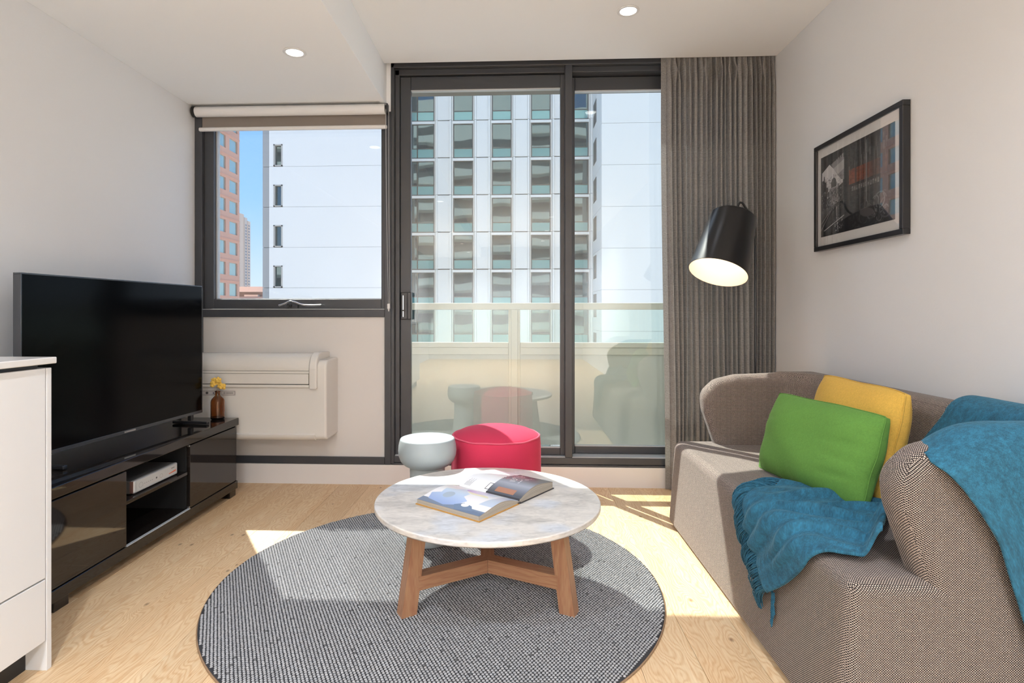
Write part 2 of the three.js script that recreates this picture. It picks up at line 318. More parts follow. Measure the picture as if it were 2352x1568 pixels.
// ---------------------------------------------------------------- roller blind
{
  const b = thing('roller_blind', 'white roller blind rolled up above the window with taupe fabric', 'blind');
  const z = -3.475, tx = grey(128, 128, (u, v) => 0.5 + 0.3 * (vn(u * 64, v * 64, 64, 64) - 0.5), [0.05, 0.05]);
  const fab = mat(C(0.25, 0.215, 0.19), 0.9, { bumpMap: tx, bumpScale: 0.0003 });
  obj('roll', cyl(0, 0, 0, 0.0315, 1.188, 40).rotateZ(Math.PI / 2).translate(-1.392, 2.31, z), M.white, b);
  obj('fabric', bx(-1.965, -0.803, 2.215, 2.30, z - 0.030, z - 0.0285, 0.0004), fab, b);
  obj('bottom_rail', bx(-1.985, -0.795, 2.198, 2.222, z - 0.040, z - 0.018, 0.008, 2), M.white, b);
  obj('end_bracket', cyl(0, 0, 0, 0.034, 0.018, 28).rotateZ(Math.PI / 2).translate(-1.996, 2.31, z), M.black, b);
  obj('end_bracket', cyl(0, 0, 0, 0.034, 0.012, 28).rotateZ(Math.PI / 2).translate(-0.791, 2.31, z), M.black, b);
  const beads = [], s = new THREE.SphereGeometry(0.0028, 6, 4);
  for (let k = 0; k < 2; k++) for (let i = 0; i < 230; i++) { const t = i / 229, y = lerp(2.33, 1.115, t), x = -0.788 + (k ? 0.012 : -0.002) * (1 - t * t * 0.4) + 0.014 * t * t; const g = s.clone(); g.translate(x, y, z + 0.022 + (k ? -0.012 : 0.008) * (1 - t)); beads.push(metric(g)); }
  const ch = obj('bead_chain', beads, M.steel, b);
  obj('chain_weight', [bx(-0.782, -0.766, 1.085, 1.118, z + 0.014, z + 0.03, 0.004), cyl(-0.774, 1.078, z + 0.022, 0.003, 0.016, 10, 0.006)], M.white, ch);
}

// ---------------------------------------------------------------- curtain
{
  const linen = texture(256, 256, (u, v) => {
    const a = vn(u * 90, v * 14, 90, 14), b = vn(u * 12, v * 120 + 5, 12, 120), c = vn(u * 128, v * 128, 128, 128), k = 0.86 + 0.20 * (b - 0.5) + 0.12 * (a - 0.5) + 0.12 * (c - 0.5);
    return [0.665 * k, 0.645 * k, 0.63 * k];
  }, true, [0.16, 0.16]);
  const m = mat(C(1, 1, 1), 0.95, { map: linen, bumpMap: linen, bumpScale: 0.0006, transmission: 0.24, thickness: 0, side: THREE.DoubleSide });
  const r = rng(31), folds = []; let x = 0.0;
  folds.push([0, 0]); folds.push([0.05, 0.0]);
  x = 0.05; let up = 1;
  while (x < 0.975) { x += 0.0215 * (0.7 + 0.6 * r()); folds.push([x, up ? 0.55 + 0.45 * r() : -0.55 - 0.45 * r()]); up = 1 - up; }
  folds.push([1.01, 0]);
  const wave = s => { for (let i = 0; i + 1 < folds.length; i++) if (s <= folds[i + 1][0]) { const t = (s - folds[i][0]) / (folds[i + 1][0] - folds[i][0]), q = t * t * (3 - 2 * t); const a = lerp(folds[i][1], folds[i + 1][1], q); return s < 0.05 ? a : 1 - 2 * Math.pow((1 - a) / 2, 2.6); } return 0; };
  const fn = (u, v) => {
    const y = lerp(2.598, 0.006, v), top = sm(0.0, 0.055, v);
    const a = wave(u), sway = 0.012 * Math.sin(u * 9 + v * 2.2) * v + 0.006 * Math.sin(u * 31 + v * 5) * v;
    const pinch = (u < 0.07 ? 0 : 1) * (0.007 * Math.sin(u * 97 + 2 * Math.sin(u * 13)) + 0.005 * Math.sin(u * 61)) * (1 - sm(0.035, 0.065, v)) * sm(0.012, 0.036, v);
    const xl = 0.868 + 0.026 * sm(0.15, 1, v);
    const X = lerp(xl, 1.528, u) + pinch + (u > 0.06 && u < 0.95 ? sway * 0.5 + 0.005 * Math.cos(u * 160) * 0.4 : 0);
    return [X, y, -3.468 + 0.030 * a * lerp(0.5, 1, top) + 0.6 * sway * (u > 0.06 ? 1 : 0)];
  };
  const t = thing('curtain', 'grey linen curtain drawn back in narrow pleats beside the glass door', 'curtain');
  const g = grid((u, v) => fn(u, 1 - v), 420, 60, true), uv = g.attributes.uv; for (let i = 0; i < uv.count; i++) uv.setXY(i, uv.getX(i) * 1.9, uv.getY(i) * 2.6);
  obj('cloth', g, m, t);
  obj('curtain_track', bx(-0.70, 1.53, 2.60, 2.614, -3.475, -3.452, 0.002), M.white, t);
}

// ---------------------------------------------------------------- downlights
function downlight(x, y, z, label, power = 1) {
  const t = thing('downlight', label, 'downlight', label.startsWith('round recessed downlight behind') ? 'unseen ceiling lights' : undefined);
  t.position.set(x, y, z);
  obj('trim_ring', lathe([[0.040, -0.001], [0.043, -0.004], [0.052, -0.0045], [0.055, -0.002], [0.055, 0.0], [0.04, 0.0]], 48), M.white, t);
  obj('lamp_disc', cyl(0, -0.0012, 0, 0.041, 0.002, 40), new THREE.MeshStandardMaterial({ color: 0xffffff, emissive: new THREE.Color(1, 0.97, 0.93), emissiveIntensity: 2.2 }), t);
  const s = new THREE.SpotLight(C(0.87, 0.955, 1.07), LAMP * power, 0, 1.32, 0.6, 2); s.position.set(x, y - 0.012, z); s.target.position.set(x, 0, z); s.castShadow = true; s.shadow.radius = 1.6; scene.add(s, s.target);
}
downlight(-1.09, YLOW, -2.776, 'round recessed downlight in the dropped ceiling above the television', 0.006);
downlight(0.563, YC, -2.896, 'round recessed downlight in the higher ceiling near the curtain', 0.006);
for (const [x, y, z] of [[-0.87, YLOW, -0.6], [0.563, YC, -0.6], [-1.0, YLOW, 1.9], [0.563, YC, 1.9], [-1.0, YLOW, 3.4], [0.563, YC, 3.4], [-1.0, YLOW, 4.9], [0.563, YC, 4.9]]) downlight(x, y, z, 'round recessed downlight behind or above the camera, unseen, placed to light the room', z < 0 ? 0.30 : 1.05);  // ceiling lamps out of view light the room; the nearer pair is added fill

// ---------------------------------------------------------------- wall-hung air conditioner
{
  const t = thing('air_conditioner', 'white wall-hung air conditioner below the window', 'air conditioner');
  const ex = (pts, x0, x1, r = 0) => { const s = new THREE.Shape(pts.map(p => new THREE.Vector2(-p[0], p[1]))); const g = new THREE.ExtrudeGeometry(s, { depth: x1 - x0 - 2 * r, bevelEnabled: r > 0, bevelSize: r, bevelThickness: r, bevelSegments: 3, curveSegments: 12 }); g.rotateY(Math.PI / 2); g.translate(x0 + r, 0, 0); return metric(g); };
  const arc = (cx, cy, r, a0, a1, n = 10) => Array.from({ length: n + 1 }, (_, i) => { const a = (a0 + (a1 - a0) * i / n) * Math.PI / 180; return [cx + r * Math.cos(a), cy + r * Math.sin(a)]; });
  // outline in (z, y), wall at z = ZW
  const body = [[ZW, 0.325], ...arc(-3.337, 0.345, 0.02, -90, 0), ...arc(-3.347, 0.74, 0.03, 0, 90), [ZW, 0.775]];
  obj('body', ex(body.map(([z, y]) => [z, y]), -1.985, -1.109, 0.012), M.plasticWhite, t);
  const dome = arc(-3.375, 0.735, 0.085, 0, 95, 14), hood = [[ZW, 0.66], [-3.40, 0.62], [-3.293, 0.625], [-3.290, 0.72], ...dome, [ZW, 0.812]];
  obj('dark_gap_backing', bx(-1.985, -1.206, 0.64, 0.76, ZW, -3.304, 0.002), M.cavity, t);  // near-black, so the gaps around lid and flap look shaded
  obj('lid', ex([[ZW, 0.7235], [-3.291, 0.7235], ...dome.filter(p => p[1] > 0.7235), [ZW, 0.812]], -1.985, -1.2075, 0.0008), M.plasticWhite, t);
  obj('outlet_surround', [bx(-1.985, -1.2075, 0.7065, 0.7205, -3.34, -3.289, 0.0015), bx(-1.985, -1.2075, 0.625, 0.6405, -3.34, -3.290, 0.003, 2)], M.plasticWhite, t);
  const cap = hood.map(([z, y]) => [z + (z > -3.5 ? 0.004 : 0), y]);
  obj('end_cap', ex(cap, -1.205, -1.160, 0.008), M.plasticWhite, t);
  obj('outlet_flap', bx(-1.985, -1.2105, 0.6445, 0.7050, -3.32, -3.2905, 0.002), M.plasticWhite, t);
  const lip = [[ZW, 0.318], ...arc(-3.338, 0.350, 0.038, -90, -8, 10), [-3.32, 0.357], [ZW, 0.357]];
  obj('bottom_lip', ex(lip, -1.985, -1.175, 0.004), M.plasticWhite, t);
  const label = canvasTexture(512, 64, (c, w, h) => {
    c.fillStyle = '#cfc9c4'; c.fillRect(0, 0, w, h); c.strokeStyle = '#55504e'; c.lineWidth = 3; c.beginPath(); c.roundRect(-20, 6, 524, 50, 12); c.stroke();
    c.fillStyle = '#55504e'; c.font = 'bold 34px sans-serif'; c.fillText('UNICO', 20, 43); c.beginPath(); c.arc(200, 31, 15, 0, 7); c.fill();
    c.fillStyle = '#26206a'; for (const x of [270, 296, 322]) { c.beginPath(); c.arc(x, 31, 7, 0, 7); c.fill(); } c.fillStyle = '#77716f'; c.beginPath(); c.arc(350, 31, 4, 0, 7); c.fill();
    c.fillStyle = '#a5a09c'; c.beginPath(); c.arc(390, 31, 13, 0, 7); c.fill(); c.fillRect(408, 20, 76, 22);
  });
  const g = new THREE.BoxGeometry(0.285, 0.030, 0.001); g.translate(-1.793, 0.588, -3.3046);
  obj('control_label', g, mat(C(1, 1, 1), 0.35, { map: label }), t);
}

// ---------------------------------------------------------------- television unit
{
  const t = thing('tv_unit', 'long glossy black-brown television unit with an open middle compartment', 'tv unit');
  const X0 = XL + 0.012, X1 = -1.62, Z0 = -3.272, Z1 = -1.80;
  obj('top_panel', bx(X0, X1 + 0.004, 0.408, 0.45, Z0, Z1, 0.003, 2), M.lacquer, t);
  obj('bottom_panel', bx(X0, X1 + 0.004, 0.044, 0.088, Z0 + 0.012, Z1 - 0.012, 0.003, 2), M.lacquer, t);
  obj('end_panel', bx(X0, X1 - 0.004, 0.088, 0.408, Z0 + 0.012, Z0 + 0.03, 0.002), M.lacquer, t);
  obj('end_panel', bx(X0, X1 - 0.004, 0.088, 0.408, Z1 - 0.03, Z1 - 0.012, 0.002), M.lacquer, t);
  obj('back_panel', bx(X0, X0 + 0.012, 0.088, 0.408, Z0 + 0.03, Z1 - 0.03, 0.001), M.cavity, t);
  for (const z of [-2.788, -2.318]) obj('divider', bx(X0 + 0.012, X1 - 0.016, 0.088, 0.408, z, z + 0.018, 0.002), M.cavity, t);
  obj('shelf', bx(X0 + 0.012, X1 - 0.006, 0.258, 0.274, -2.770, -2.318, 0.002), M.lacquer, t);
  const door = obj('door', bx(X1 - 0.016, X1 + 0.002, 0.092, 0.402, Z0 + 0.034, -2.776, 0.002, 2), M.lacquer, t);
  for (const y of [0.396, 0.092]) obj('hinge_pin', bx(X1 - 0.012, X1 + 0.001, y, y + 0.008, -2.778, -2.770, 0.001), M.steel, door);
  obj('drawer_front', bx(X1 - 0.016, X1 + 0.002, 0.092, 0.402, -2.311, Z1 - 0.034, 0.002, 2), M.lacquer, t);
  obj('sliding_track', bx(X1 - 0.010, X1 + 0.0045, 0.0875, 0.0905, -2.775, -2.312, 0.0006), M.seal, t);
  for (const z of [-3.265, -2.02]) for (const x of [X0 + 0.03, X1 - 0.07]) obj('foot', bx(x, x + 0.06, 0, 0.046, z, z + 0.07, 0.004), M.lacquer, t);
}
// television on two feet
{
  const t = thing('television', 'large flat black television standing on the glossy unit', 'television');
  t.position.set(-1.803, 0, -2.598); t.rotation.y = -Math.atan2(0.083, 1.077);
  const hw = 0.546, y0 = 0.502, y1 = 1.212;             // local z runs along the screen, +x faces the room
  obj('casing', bx(-0.050, -0.006, y0 + 0.02, y1 - 0.05, -hw + 0.03, hw - 0.03, 0.012, 2), mat(C(0.02, 0.02, 0.021), 0.5), t);
  const fr = mat(C(0.10, 0.105, 0.115), 0.25, { metalness: 0.6 });
  obj('bezel', [bx(-0.032, 0.001, y1 - 0.006, y1, -hw, hw, 0.001), bx(-0.032, 0.001, y0, y0 + 0.016, -hw, hw, 0.001), bx(-0.032, 0.001, y0 + 0.016, y1 - 0.006, -hw, -hw + 0.005, 0.001), bx(-0.032, 0.001, y0 + 0.016, y1 - 0.006, hw - 0.005, hw, 0.001)], fr, t);
  obj('screen', bx(-0.02, -0.0005, y0 + 0.014, y1 - 0.005, -hw + 0.004, hw - 0.004, 0.0004), mat(C(0.0012, 0.0012, 0.0014), 0.15, { specularIntensity: 0.22 }), t);
  obj('maker_mark', bx(0.0008, 0.0022, y0 + 0.004, y0 + 0.011, -0.035, 0.035, 0.0004), M.steel, t);
  for (const z of [-0.47, 0.44]) obj('foot', [bx(-0.12, 0.085, 0.452, 0.467, z - 0.012, z + 0.012, 0.004), bx(-0.03, -0.008, 0.47, y0 + 0.03, z - 0.012, z + 0.012, 0.003)], M.satinBlack, t);
}
// set-top box
{
  const t = thing('set_top_box', 'silver set-top box with an orange stripe on the open shelf', 'set-top box');
  const sil = mat(C(0.58, 0.58, 0.57), 0.35, { metalness: 0.35 });
  obj('casing', bx(-1.90, -1.665, 0.276, 0.333, -2.722, -2.402, 0.005, 2), mat(C(0.17, 0.16, 0.15), 0.45, { metalness: 0.3 }), t);
  const f = obj('front_panel', bx(-1.668, -1.648, 0.277, 0.334, -2.722, -2.402, 0.008, 3), sil, t);
  const gl = canvasTexture(1024, 192, (c, w, h) => {
    c.fillStyle = '#c3c2be'; c.fillRect(0, 0, w, h); c.strokeStyle = '#7c7a76'; c.lineWidth = 4;
    c.beginPath(); c.arc(110, 96, 46, 0, 7); c.stroke(); c.beginPath(); c.arc(610, 100, 36, 0, 7); c.stroke();
    c.fillStyle = '#8a8884'; for (let i = 0; i < 5; i++) c.fillRect(190 + i * 46, 92, 22, 12);
    c.fillStyle = '#111'; c.beginPath(); c.arc(490, 96, 17, 0, 7); c.fill();
    c.fillStyle = '#d9694a'; c.beginPath(); c.moveTo(810, 128); c.lineTo(1004, 100); c.lineTo(1004, 134); c.lineTo(812, 142); c.fill();
    c.strokeStyle = '#d8b8a4'; c.lineWidth = 3; c.beginPath(); c.moveTo(170, 134); c.quadraticCurveTo(520, 160, 660, 120); c.lineTo(1000, 96); c.stroke();
    c.fillStyle = '#3a3a3a'; for (let i = 0; i < 5; i++) c.fillRect(880 + i * 18, 38, 12, 18);
  });
  const g = new THREE.PlaneGeometry(0.296, 0.046); g.rotateY(Math.PI / 2); g.translate(-1.6474, 0.3055, -2.562);
  obj('front_print', g, mat(C(1, 1, 1), 0.35, { map: gl }), f);
  obj('side_cheek', [bx(-1.668, -1.652, 0.28, 0.331, -2.4028, -2.4005, 0.001)], mat(C(0.18, 0.09, 0.07), 0.5), t);
}
// bottle with dried flowers
{
  const t = thing('bottle_vase', 'small brown glass bottle on the end of the black unit', 'bottle');
  t.position.set(-1.712, 0.4505, -3.215);
  obj('glass', lathe([[0, 0.0], [0.030, 0.0], [0.0365, 0.004], [0.0375, 0.012], [0.0375, 0.098], [0.036, 0.108], [0.031, 0.118], [0.022, 0.128], [0.0145, 0.136], [0.0125, 0.142], [0.0125, 0.156], [0.0145, 0.158], [0.0145, 0.163], [0.0105, 0.164], [0.0095, 0.150], [0.0095, 0.141], [0.0185, 0.128], [0.028, 0.117], [0.0335, 0.105], [0.0345, 0.098], [0.0345, 0.014], [0.030, 0.009], [0, 0.009]], 40), mat(C(1, 1, 1), 0.02, { transmission: 1, thickness: 0.02, ior: 1.5, attenuationColor: C(0.42, 0.15, 0.035), attenuationDistance: 0.006, side: THREE.DoubleSide }), t);
  const f = thing('flower_sprig', 'yellow dried flower sprig standing in the brown bottle', 'flower'); f.position.copy(t.position);
  obj('stem', [tube([[0, 0.012, 0], [0.002, 0.09, 0.003], [-0.002, 0.17, 0.002], [-0.006, 0.205, 0.0]], 0.0012, 20, 5), tube([[0, 0.10, 0], [0.004, 0.165, 0], [0.018, 0.185, 0.004], [0.026, 0.190, 0.004]], 0.001, 16, 5)], mat(C(0.16, 0.13, 0.05), 0.8), f);
  const ym = mat(C(0.84, 0.54, 0.10), 0.85), r = rng(3);
  for (const [x, y, z] of [[-0.022, 0.222, 0], [0.008, 0.226, 0.006], [-0.026, 0.202, 0.006], [0.004, 0.204, -0.004], [0.020, 0.192, 0.006], [0.034, 0.188, 0]]) {
    const petals = []; for (let i = 0; i < 6; i++) { const g = new THREE.SphereGeometry(0.0108, 9, 7), a = i * 1.05 + r(); g.scale(1, 0.6 + 0.4 * r(), 0.8); g.rotateZ(a); g.translate(0.0082 * Math.cos(a), 0.0082 * Math.sin(a), 0.006 * (r() - 0.3)); petals.push(metric(g)); }
    const b = obj('blossom', petals, ym, f); b.position.set(x, y, z);
  }
}

// ---------------------------------------------------------------- kitchen cabinet in the foreground
{
  const t = thing('kitchen_cabinet', 'white handleless kitchen base cabinet with a white worktop', 'cabinet');
  const X1 = -1.39, Z0 = -1.655, Z1 = 1.2;
  obj('carcass', bx(XL + 0.005, X1 - 0.022, 0.09, 0.896, Z0 + 0.02, Z1, 0.002), M.white, t);
  obj('end_panel', [bx(XL + 0.005, X1, 0.092, 0.897, Z0, Z0 + 0.018, 0.0015), bx(XL + 0.005, X1, 0, 0.0925, Z0, Z0 + 0.018, 0.001)], M.white, t);
  for (const [z0, z1] of [[Z0 + 0.022, -0.90], [-0.897, -0.15], [-0.147, 0.6]]) {
    obj('door', bx(X1 - 0.02, X1, 0.277, 0.897, z0, z1, 0.0015, 2), M.white, t);
    obj('drawer_front', bx(X1 - 0.02, X1, 0.091, 0.272, z0, z1, 0.0015, 2), M.white, t);
  }
  obj('grip_channel', bx(XL + 0.005, X1 - 0.026, 0.896, 0.909, Z0 + 0.02, Z1, 0.001), M.frame, t);
  obj('plinth', bx(XL + 0.005, X1 - 0.065, 0, 0.09, Z0 + 0.018, Z1, 0.001), M.frameDark, t);
  const wt = thing('worktop', 'thin white stone worktop lying on the kitchen cabinet', 'worktop');
  obj('slab', bx(XL + 0.001, X1 + 0.012, 0.9095, 0.929, Z0 - 0.006, Z1, 0.003, 2), mat(C(0.74, 0.72, 0.70), 0.18), wt);
}

// ---------------------------------------------------------------- rug
{
  const t = thing('round_rug', 'round grey wool rug woven in raised dots under the coffee table', 'rug');
  t.position.set(-0.302, 0, -2.2546); const R = 0.858, r = rng(77);
  obj('backing', lathe([[0, 0.0006], [R - 0.004, 0.0006], [R, 0.003], [R - 0.003, 0.0065], [0, 0.0065]], 160), mat(C(0.30, 0.19, 0.11), 0.95), t);
  obj('ground_weave', lathe([[0, 0.0062], [R - 0.006, 0.0062], [R - 0.004, 0.0075], [R - 0.008, 0.0095], [0, 0.0095]], 160), mat(C(0.032, 0.032, 0.036), 0.95), t);
  const th = 28 * Math.PI / 180, ax = [Math.sin(th), Math.cos(th)], bxv = [Math.cos(th), -Math.sin(th)], da = 0.0108, db = 0.0108, spots = [];
  const n = Math.ceil(R / da) + 1;
  for (let j = -n; j <= n; j++) { const tone = 0.93 + 0.12 * r(); for (let i = -n; i <= n; i++) {
    const a = (i + (j & 1 ? 0.5 : 0)) * da + (r() - 0.5) * 0.0015, b = j * db + (r() - 0.5) * 0.0012, x = ax[0] * a + bxv[0] * b, z = ax[1] * a + bxv[1] * b; if (Math.hypot(x, z) > R - 0.009) continue;
    spots.push([x, z, tone * (0.9 + 0.2 * r()) * (r() < 0.006 ? 0.4 : 1)]);
  } }
  const g = new THREE.SphereGeometry(1, 9, 5, 0, Math.PI * 2, 0, Math.PI * 0.56);
  const im = new THREE.InstancedMesh(g, mat(C(1, 1, 1), 0.95), spots.length), m4 = new THREE.Matrix4(), q = new THREE.Quaternion(), col = new THREE.Color();
  spots.forEach(([x, z, k], i) => { q.setFromAxisAngle(new THREE.Vector3(0, 1, 0), th + 0.25 * (r() - 0.5)); m4.compose(new THREE.Vector3(x, 0.0088, z), q, new THREE.Vector3(0.0047, 0.0044, 0.0037)); im.setMatrixAt(i, m4); im.setColorAt(i, col.setRGB(0.36 * k, 0.36 * k, 0.365 * k)); });
  im.name = 'raised_stitches'; im.userData.kind = 'stuff'; im.castShadow = im.receiveShadow = true; t.add(im);
}

// ---------------------------------------------------------------- coffee table
const TT = 0.365, TX = -0.1066, TZ = -2.1557, TR = 0.4195;
{
  const stone = texture(1024, 1024, (u, v) => {
    const x = u * 6, y = v * 6, w1 = fbm(x * 0.8 + 3, y * 1.6, 64, 64, 4) - 0.5, w2 = fbm(x * 2 + 11, y * 4 + 5, 64, 64, 4) - 0.5;
    const bands = fbm(x * 0.55 + w1 * 2.2, y * 2.4 + w2 * 1.6 + x * 0.5, 64, 64, 5), fine = fbm(x * 14, y * 26, 256, 256, 4), streak = fbm(x * 4 + w1 * 6, y * 22 + w2 * 5, 128, 256, 4);
    const vein = Math.pow(1 - Math.min(1, Math.abs(fbm(x * 0.7 + 20 + w2, y * 1.9 + w1 * 3, 64, 64, 4) - 0.5) * 9), 3);
    let k = 0.865 - 0.09 * sm(0.48, 0.80, bands) - 0.05 * vein - 0.07 * (fine - 0.5) - 0.05 * sm(0.5, 0.75, streak) + 0.03 * sm(0.4, 0.25, bands);
    const blue = sm(0.45, 0.75, fbm(x * 0.9 + 40, y * 1.2, 64, 64, 3));
    return [k * lerp(1.0, 0.965, blue), k * lerp(0.975, 0.98, blue), k * lerp(0.945, 1.01, blue)];
  }, true, [0.9, 0.9]);
  stone.offset.set(0.5, 0.5);
  const stoneM = mat(C(1, 1, 1), 0.34, { map: stone });
  const edge = stoneM;
  const wood = texture(256, 1024, (u, v) => { const k = 1 - 0.055 * Math.pow(0.5 + 0.5 * Math.sin((u * 6 + 2.2 * fbm(u * 3, v * 4, 64, 64, 3)) * 6.28), 2) - 0.07 * (vn(u * 90, v * 26, 128, 64) - 0.5); return [0.665 * k, 0.50 * k * k, 0.375 * k * k]; }, true, [0.1, 0.6]);
  const woodM = mat(C(1, 1, 1), 0.42, { map: wood });
  const t = thing('coffee_table', 'round coffee table with a grey stone top on three splayed wooden legs', 'table');
  t.position.set(TX, 0.0105, TZ);
  const top = TT - 0.0105;
  obj('table_top', lathe([[0, top], [TR - 0.0045, top], [TR - 0.001, top - 0.0015], [TR, top - 0.004]], 128), stoneM, t);
  obj('table_edge', lathe([[TR, top - 0.004], [TR, top - 0.016], [TR - 0.003, top - 0.021], [TR - 0.02, top - 0.022], [0, top - 0.022]], 128), edge, t);
  const hub = new THREE.Vector3();
  for (const deg of [-57.5, 64.5, 183.5]) {
    const a = deg * Math.PI / 180, n = new THREE.Vector3(Math.sin(a), 0, Math.cos(a)), s = new THREE.Vector3(n.z, 0, -n.x), ht = top - 0.022;
    const pr = (ro, y0, ri, y1, hw, tn, th0, th1) => { // bar from (ro, y0) to (ri, y1) in the radial plane
      const P = []; const B = [[-1, -1], [1, -1], [1, 1], [-1, 1]];
      for (const [rad, y, th_] of [[ro, y0, th0], [ri, y1, th1]]) for (const [i, j] of B) { const rr = rad + j * th_ / 2; P.push(n.clone().multiplyScalar(rr).addScaledVector(s, i * hw).setY(y)); }
      const id = [0, 2, 1, 0, 3, 2, 4, 5, 6, 4, 6, 7, 0, 1, 5, 0, 5, 4, 1, 2, 6, 1, 6, 5, 2, 3, 7, 2, 7, 6, 3, 0, 4, 3, 4, 7], pos = [], uv = [];
      for (let q = 0; q < id.length; q += 3) { const [A, B2, D] = [P[id[q]], P[id[q + 1]], P[id[q + 2]]]; for (const k of [A, B2, D]) { pos.push(k.x, k.y, k.z); uv.push(k.dot(s) + k.dot(n) * 0.35, k.y); } }
      const g = new THREE.BufferGeometry(); g.setAttribute('position', new THREE.Float32BufferAttribute(pos, 3)); g.setAttribute('uv', new THREE.Float32BufferAttribute(uv, 2)); g.computeVertexNormals(); return g;
    };
    obj('leg', pr(0.325, 0, 0.278, ht, 0.0235, 0, 0.056, 0.05), woodM, t);
    const L = 0.290, hw = 0.026, y0 = 0.083, y1 = 0.131, q0 = hw / Math.sqrt(3);
    const sh = new THREE.Shape([[0, 0], [q0, hw], [L, hw], [L, -hw], [q0, -hw]].map(k => new THREE.Vector2(...k)));
    const g = metric(new THREE.ExtrudeGeometry(sh, { depth: y1 - y0, bevelEnabled: false })); { const uv = g.attributes.uv, p = g.attributes.position; for (let k = 0; k < uv.count; k++) uv.setXY(k, p.getY(k) + p.getZ(k), p.getX(k)); }
    g.applyMatrix4(new THREE.Matrix4().makeBasis(n, s, n.clone().cross(s))); g.translate(0, n.clone().cross(s).y > 0 ? y0 : y1, 0);
    obj('stretcher', g, woodM, t);
  }
}
// open book
{
  const t = thing('open_book', 'large open picture book lying on the stone coffee table', 'book');
  const c0 = new THREE.Vector3(-0.107, TT, -2.170), dirS = new THREE.Vector3(0.813, 0, 0.582).normalize(), dirR = new THREE.Vector3(-dirS.z, 0, dirS.x); // dirR points to the left page
  const Hs = 0.1455, Wp = 0.230;
  const place = (a, y, s) => [c0.x + dirR.x * a + dirS.x * s, c0.y + y, c0.z + dirR.z * a + dirS.z * s]; // a: + left page, - right page
  // local frame check: dirR must point away from the far right
  const prof = (q, hh, bulge) => { const s = Math.pow(Math.sin(Math.min(1, q * 1.9) * Math.PI / 2), 0.8); return hh * (0.25 + 0.75 * s) + bulge * Math.sin(Math.min(1, q) * Math.PI) ; };
  const left = canvasTexture(768, 960, (c, w, h) => {
    c.fillStyle = '#f3f1f3'; c.fillRect(0, 0, w, h);
    const blob = (pts, f) => { c.fillStyle = f; c.beginPath(); pts.forEach(([x, y], i) => i ? c.lineTo(x * w, y * h) : c.moveTo(x * w, y * h)); c.closePath(); c.fill(); };
    let g = c.createLinearGradient(0, 0, w, 0); g.addColorStop(0, '#8fa6d8'); g.addColorStop(0.55, '#cfe0f3'); g.addColorStop(1, '#dbe9f6');
    c.fillStyle = '#7e8ba0'; c.fillRect(0, 0, w * 0.14, h); c.fillStyle = '#6e7c94'; c.fillRect(0, h * 0.60, w * 0.10, h * 0.4);
    blob([[0.12, 0.10], [0.30, 0.03], [0.38, 0.14], [0.56, 0.10], [0.62, 0.24], [0.80, 0.30], [0.72, 0.46], [0.60, 0.52], [0.40, 0.50], [0.30, 0.62], [0.14, 0.55], [0.05, 0.40]], g);
    c.fillStyle = '#aebccb'; c.beginPath(); c.ellipse(w * 0.36, h * 0.28, 80, 74, 0, 0, 7); c.fill();
    blob([[0.02, 0.60], [0.14, 0.52], [0.24, 0.62], [0.20, 0.76], [0.08, 0.84]], '#7588a3');
    c.fillStyle = '#f6f4f6'; c.beginPath(); c.ellipse(w * 0.19, h * 0.66, 40, 52, 0, 0, 7); c.fill();
    blob([[0.54, 0.50], [0.62, 0.40], [0.98, 0.42], [0.98, 0.98], [0.60, 0.98], [0.50, 0.76]], '#eaf0f7');
    blob([[0.55, 0.52], [0.62, 0.42], [0.72, 0.44], [0.62, 0.74], [0.54, 0.80]], '#f2efcf');
    g = c.createLinearGradient(0, h * 0.3, 0, h * 0.75); g.addColorStop(0, '#b78fd0'); g.addColorStop(0.4, '#dcc9ec'); g.addColorStop(1, '#d6e8f5');
    c.fillStyle = g; c.beginPath(); c.ellipse(w * 0.80, h * 0.55, 130, 230, 0, 0, 7); c.fill();
    blob([[0.30, 0.80], [0.62, 0.86], [0.98, 0.84], [0.98, 1], [0.30, 1]], '#c3cfe0');
  });
  const right = canvasTexture(768, 960, (c, w, h) => {
    c.fillStyle = '#f4f4f5'; c.fillRect(0, 0, w, h);
    const g = c.createLinearGradient(0, 0, w, 0); g.addColorStop(0, '#3c3d43'); g.addColorStop(0.35, '#a9abb5'); g.addColorStop(0.6, '#70737f'); g.addColorStop(1, '#4d5058');
    c.fillStyle = g; c.fillRect(0, h * 0.46, w, h * 0.54);
    c.fillStyle = '#9b9ca2'; for (let i = 0; i < 9; i++) c.fillRect(w * 0.06, h * (0.05 + i * 0.012), w * (0.10 + 0.05 * ((i * 7) % 3)), 4);
    const r = rng(8); for (let i = 0; i < 60; i++) { c.fillStyle = ['#e9e5e6', '#c45a72', '#2c2c30', '#d9a5a6', '#ffffff', '#7c4050'][Math.floor(r() * 6)]; c.save(); c.translate(w * (0.42 + 0.5 * r()), h * (0.46 + 0.32 * r())); c.rotate(r() * 3); c.fillRect(-30, -6, 30 + 60 * r(), 6 + 10 * r()); c.restore(); }
    c.fillStyle = '#b07a5c'; c.fillRect(w * 0.08, h * 0.56, w * 0.12, h * 0.3);
    c.strokeStyle = '#222'; c.lineWidth = 8; c.strokeRect(w * 0.08, h * 0.40, w * 0.16, h * 0.06);
  });
  const cov = mat(C(0.55, 0.28, 0.06), 0.4), dark = mat(C(0.03, 0.03, 0.035), 0.4);
  const edgeTex = texture(8, 256, (u, v) => { const k = 0.62 + 0.3 * (vn(1, v * 120, 4, 256) - 0.3); return [k, k * 0.96, k * 0.9]; });
  const edgeM = mat(C(0.95, 0.92, 0.88), 0.7, { map: edgeTex });
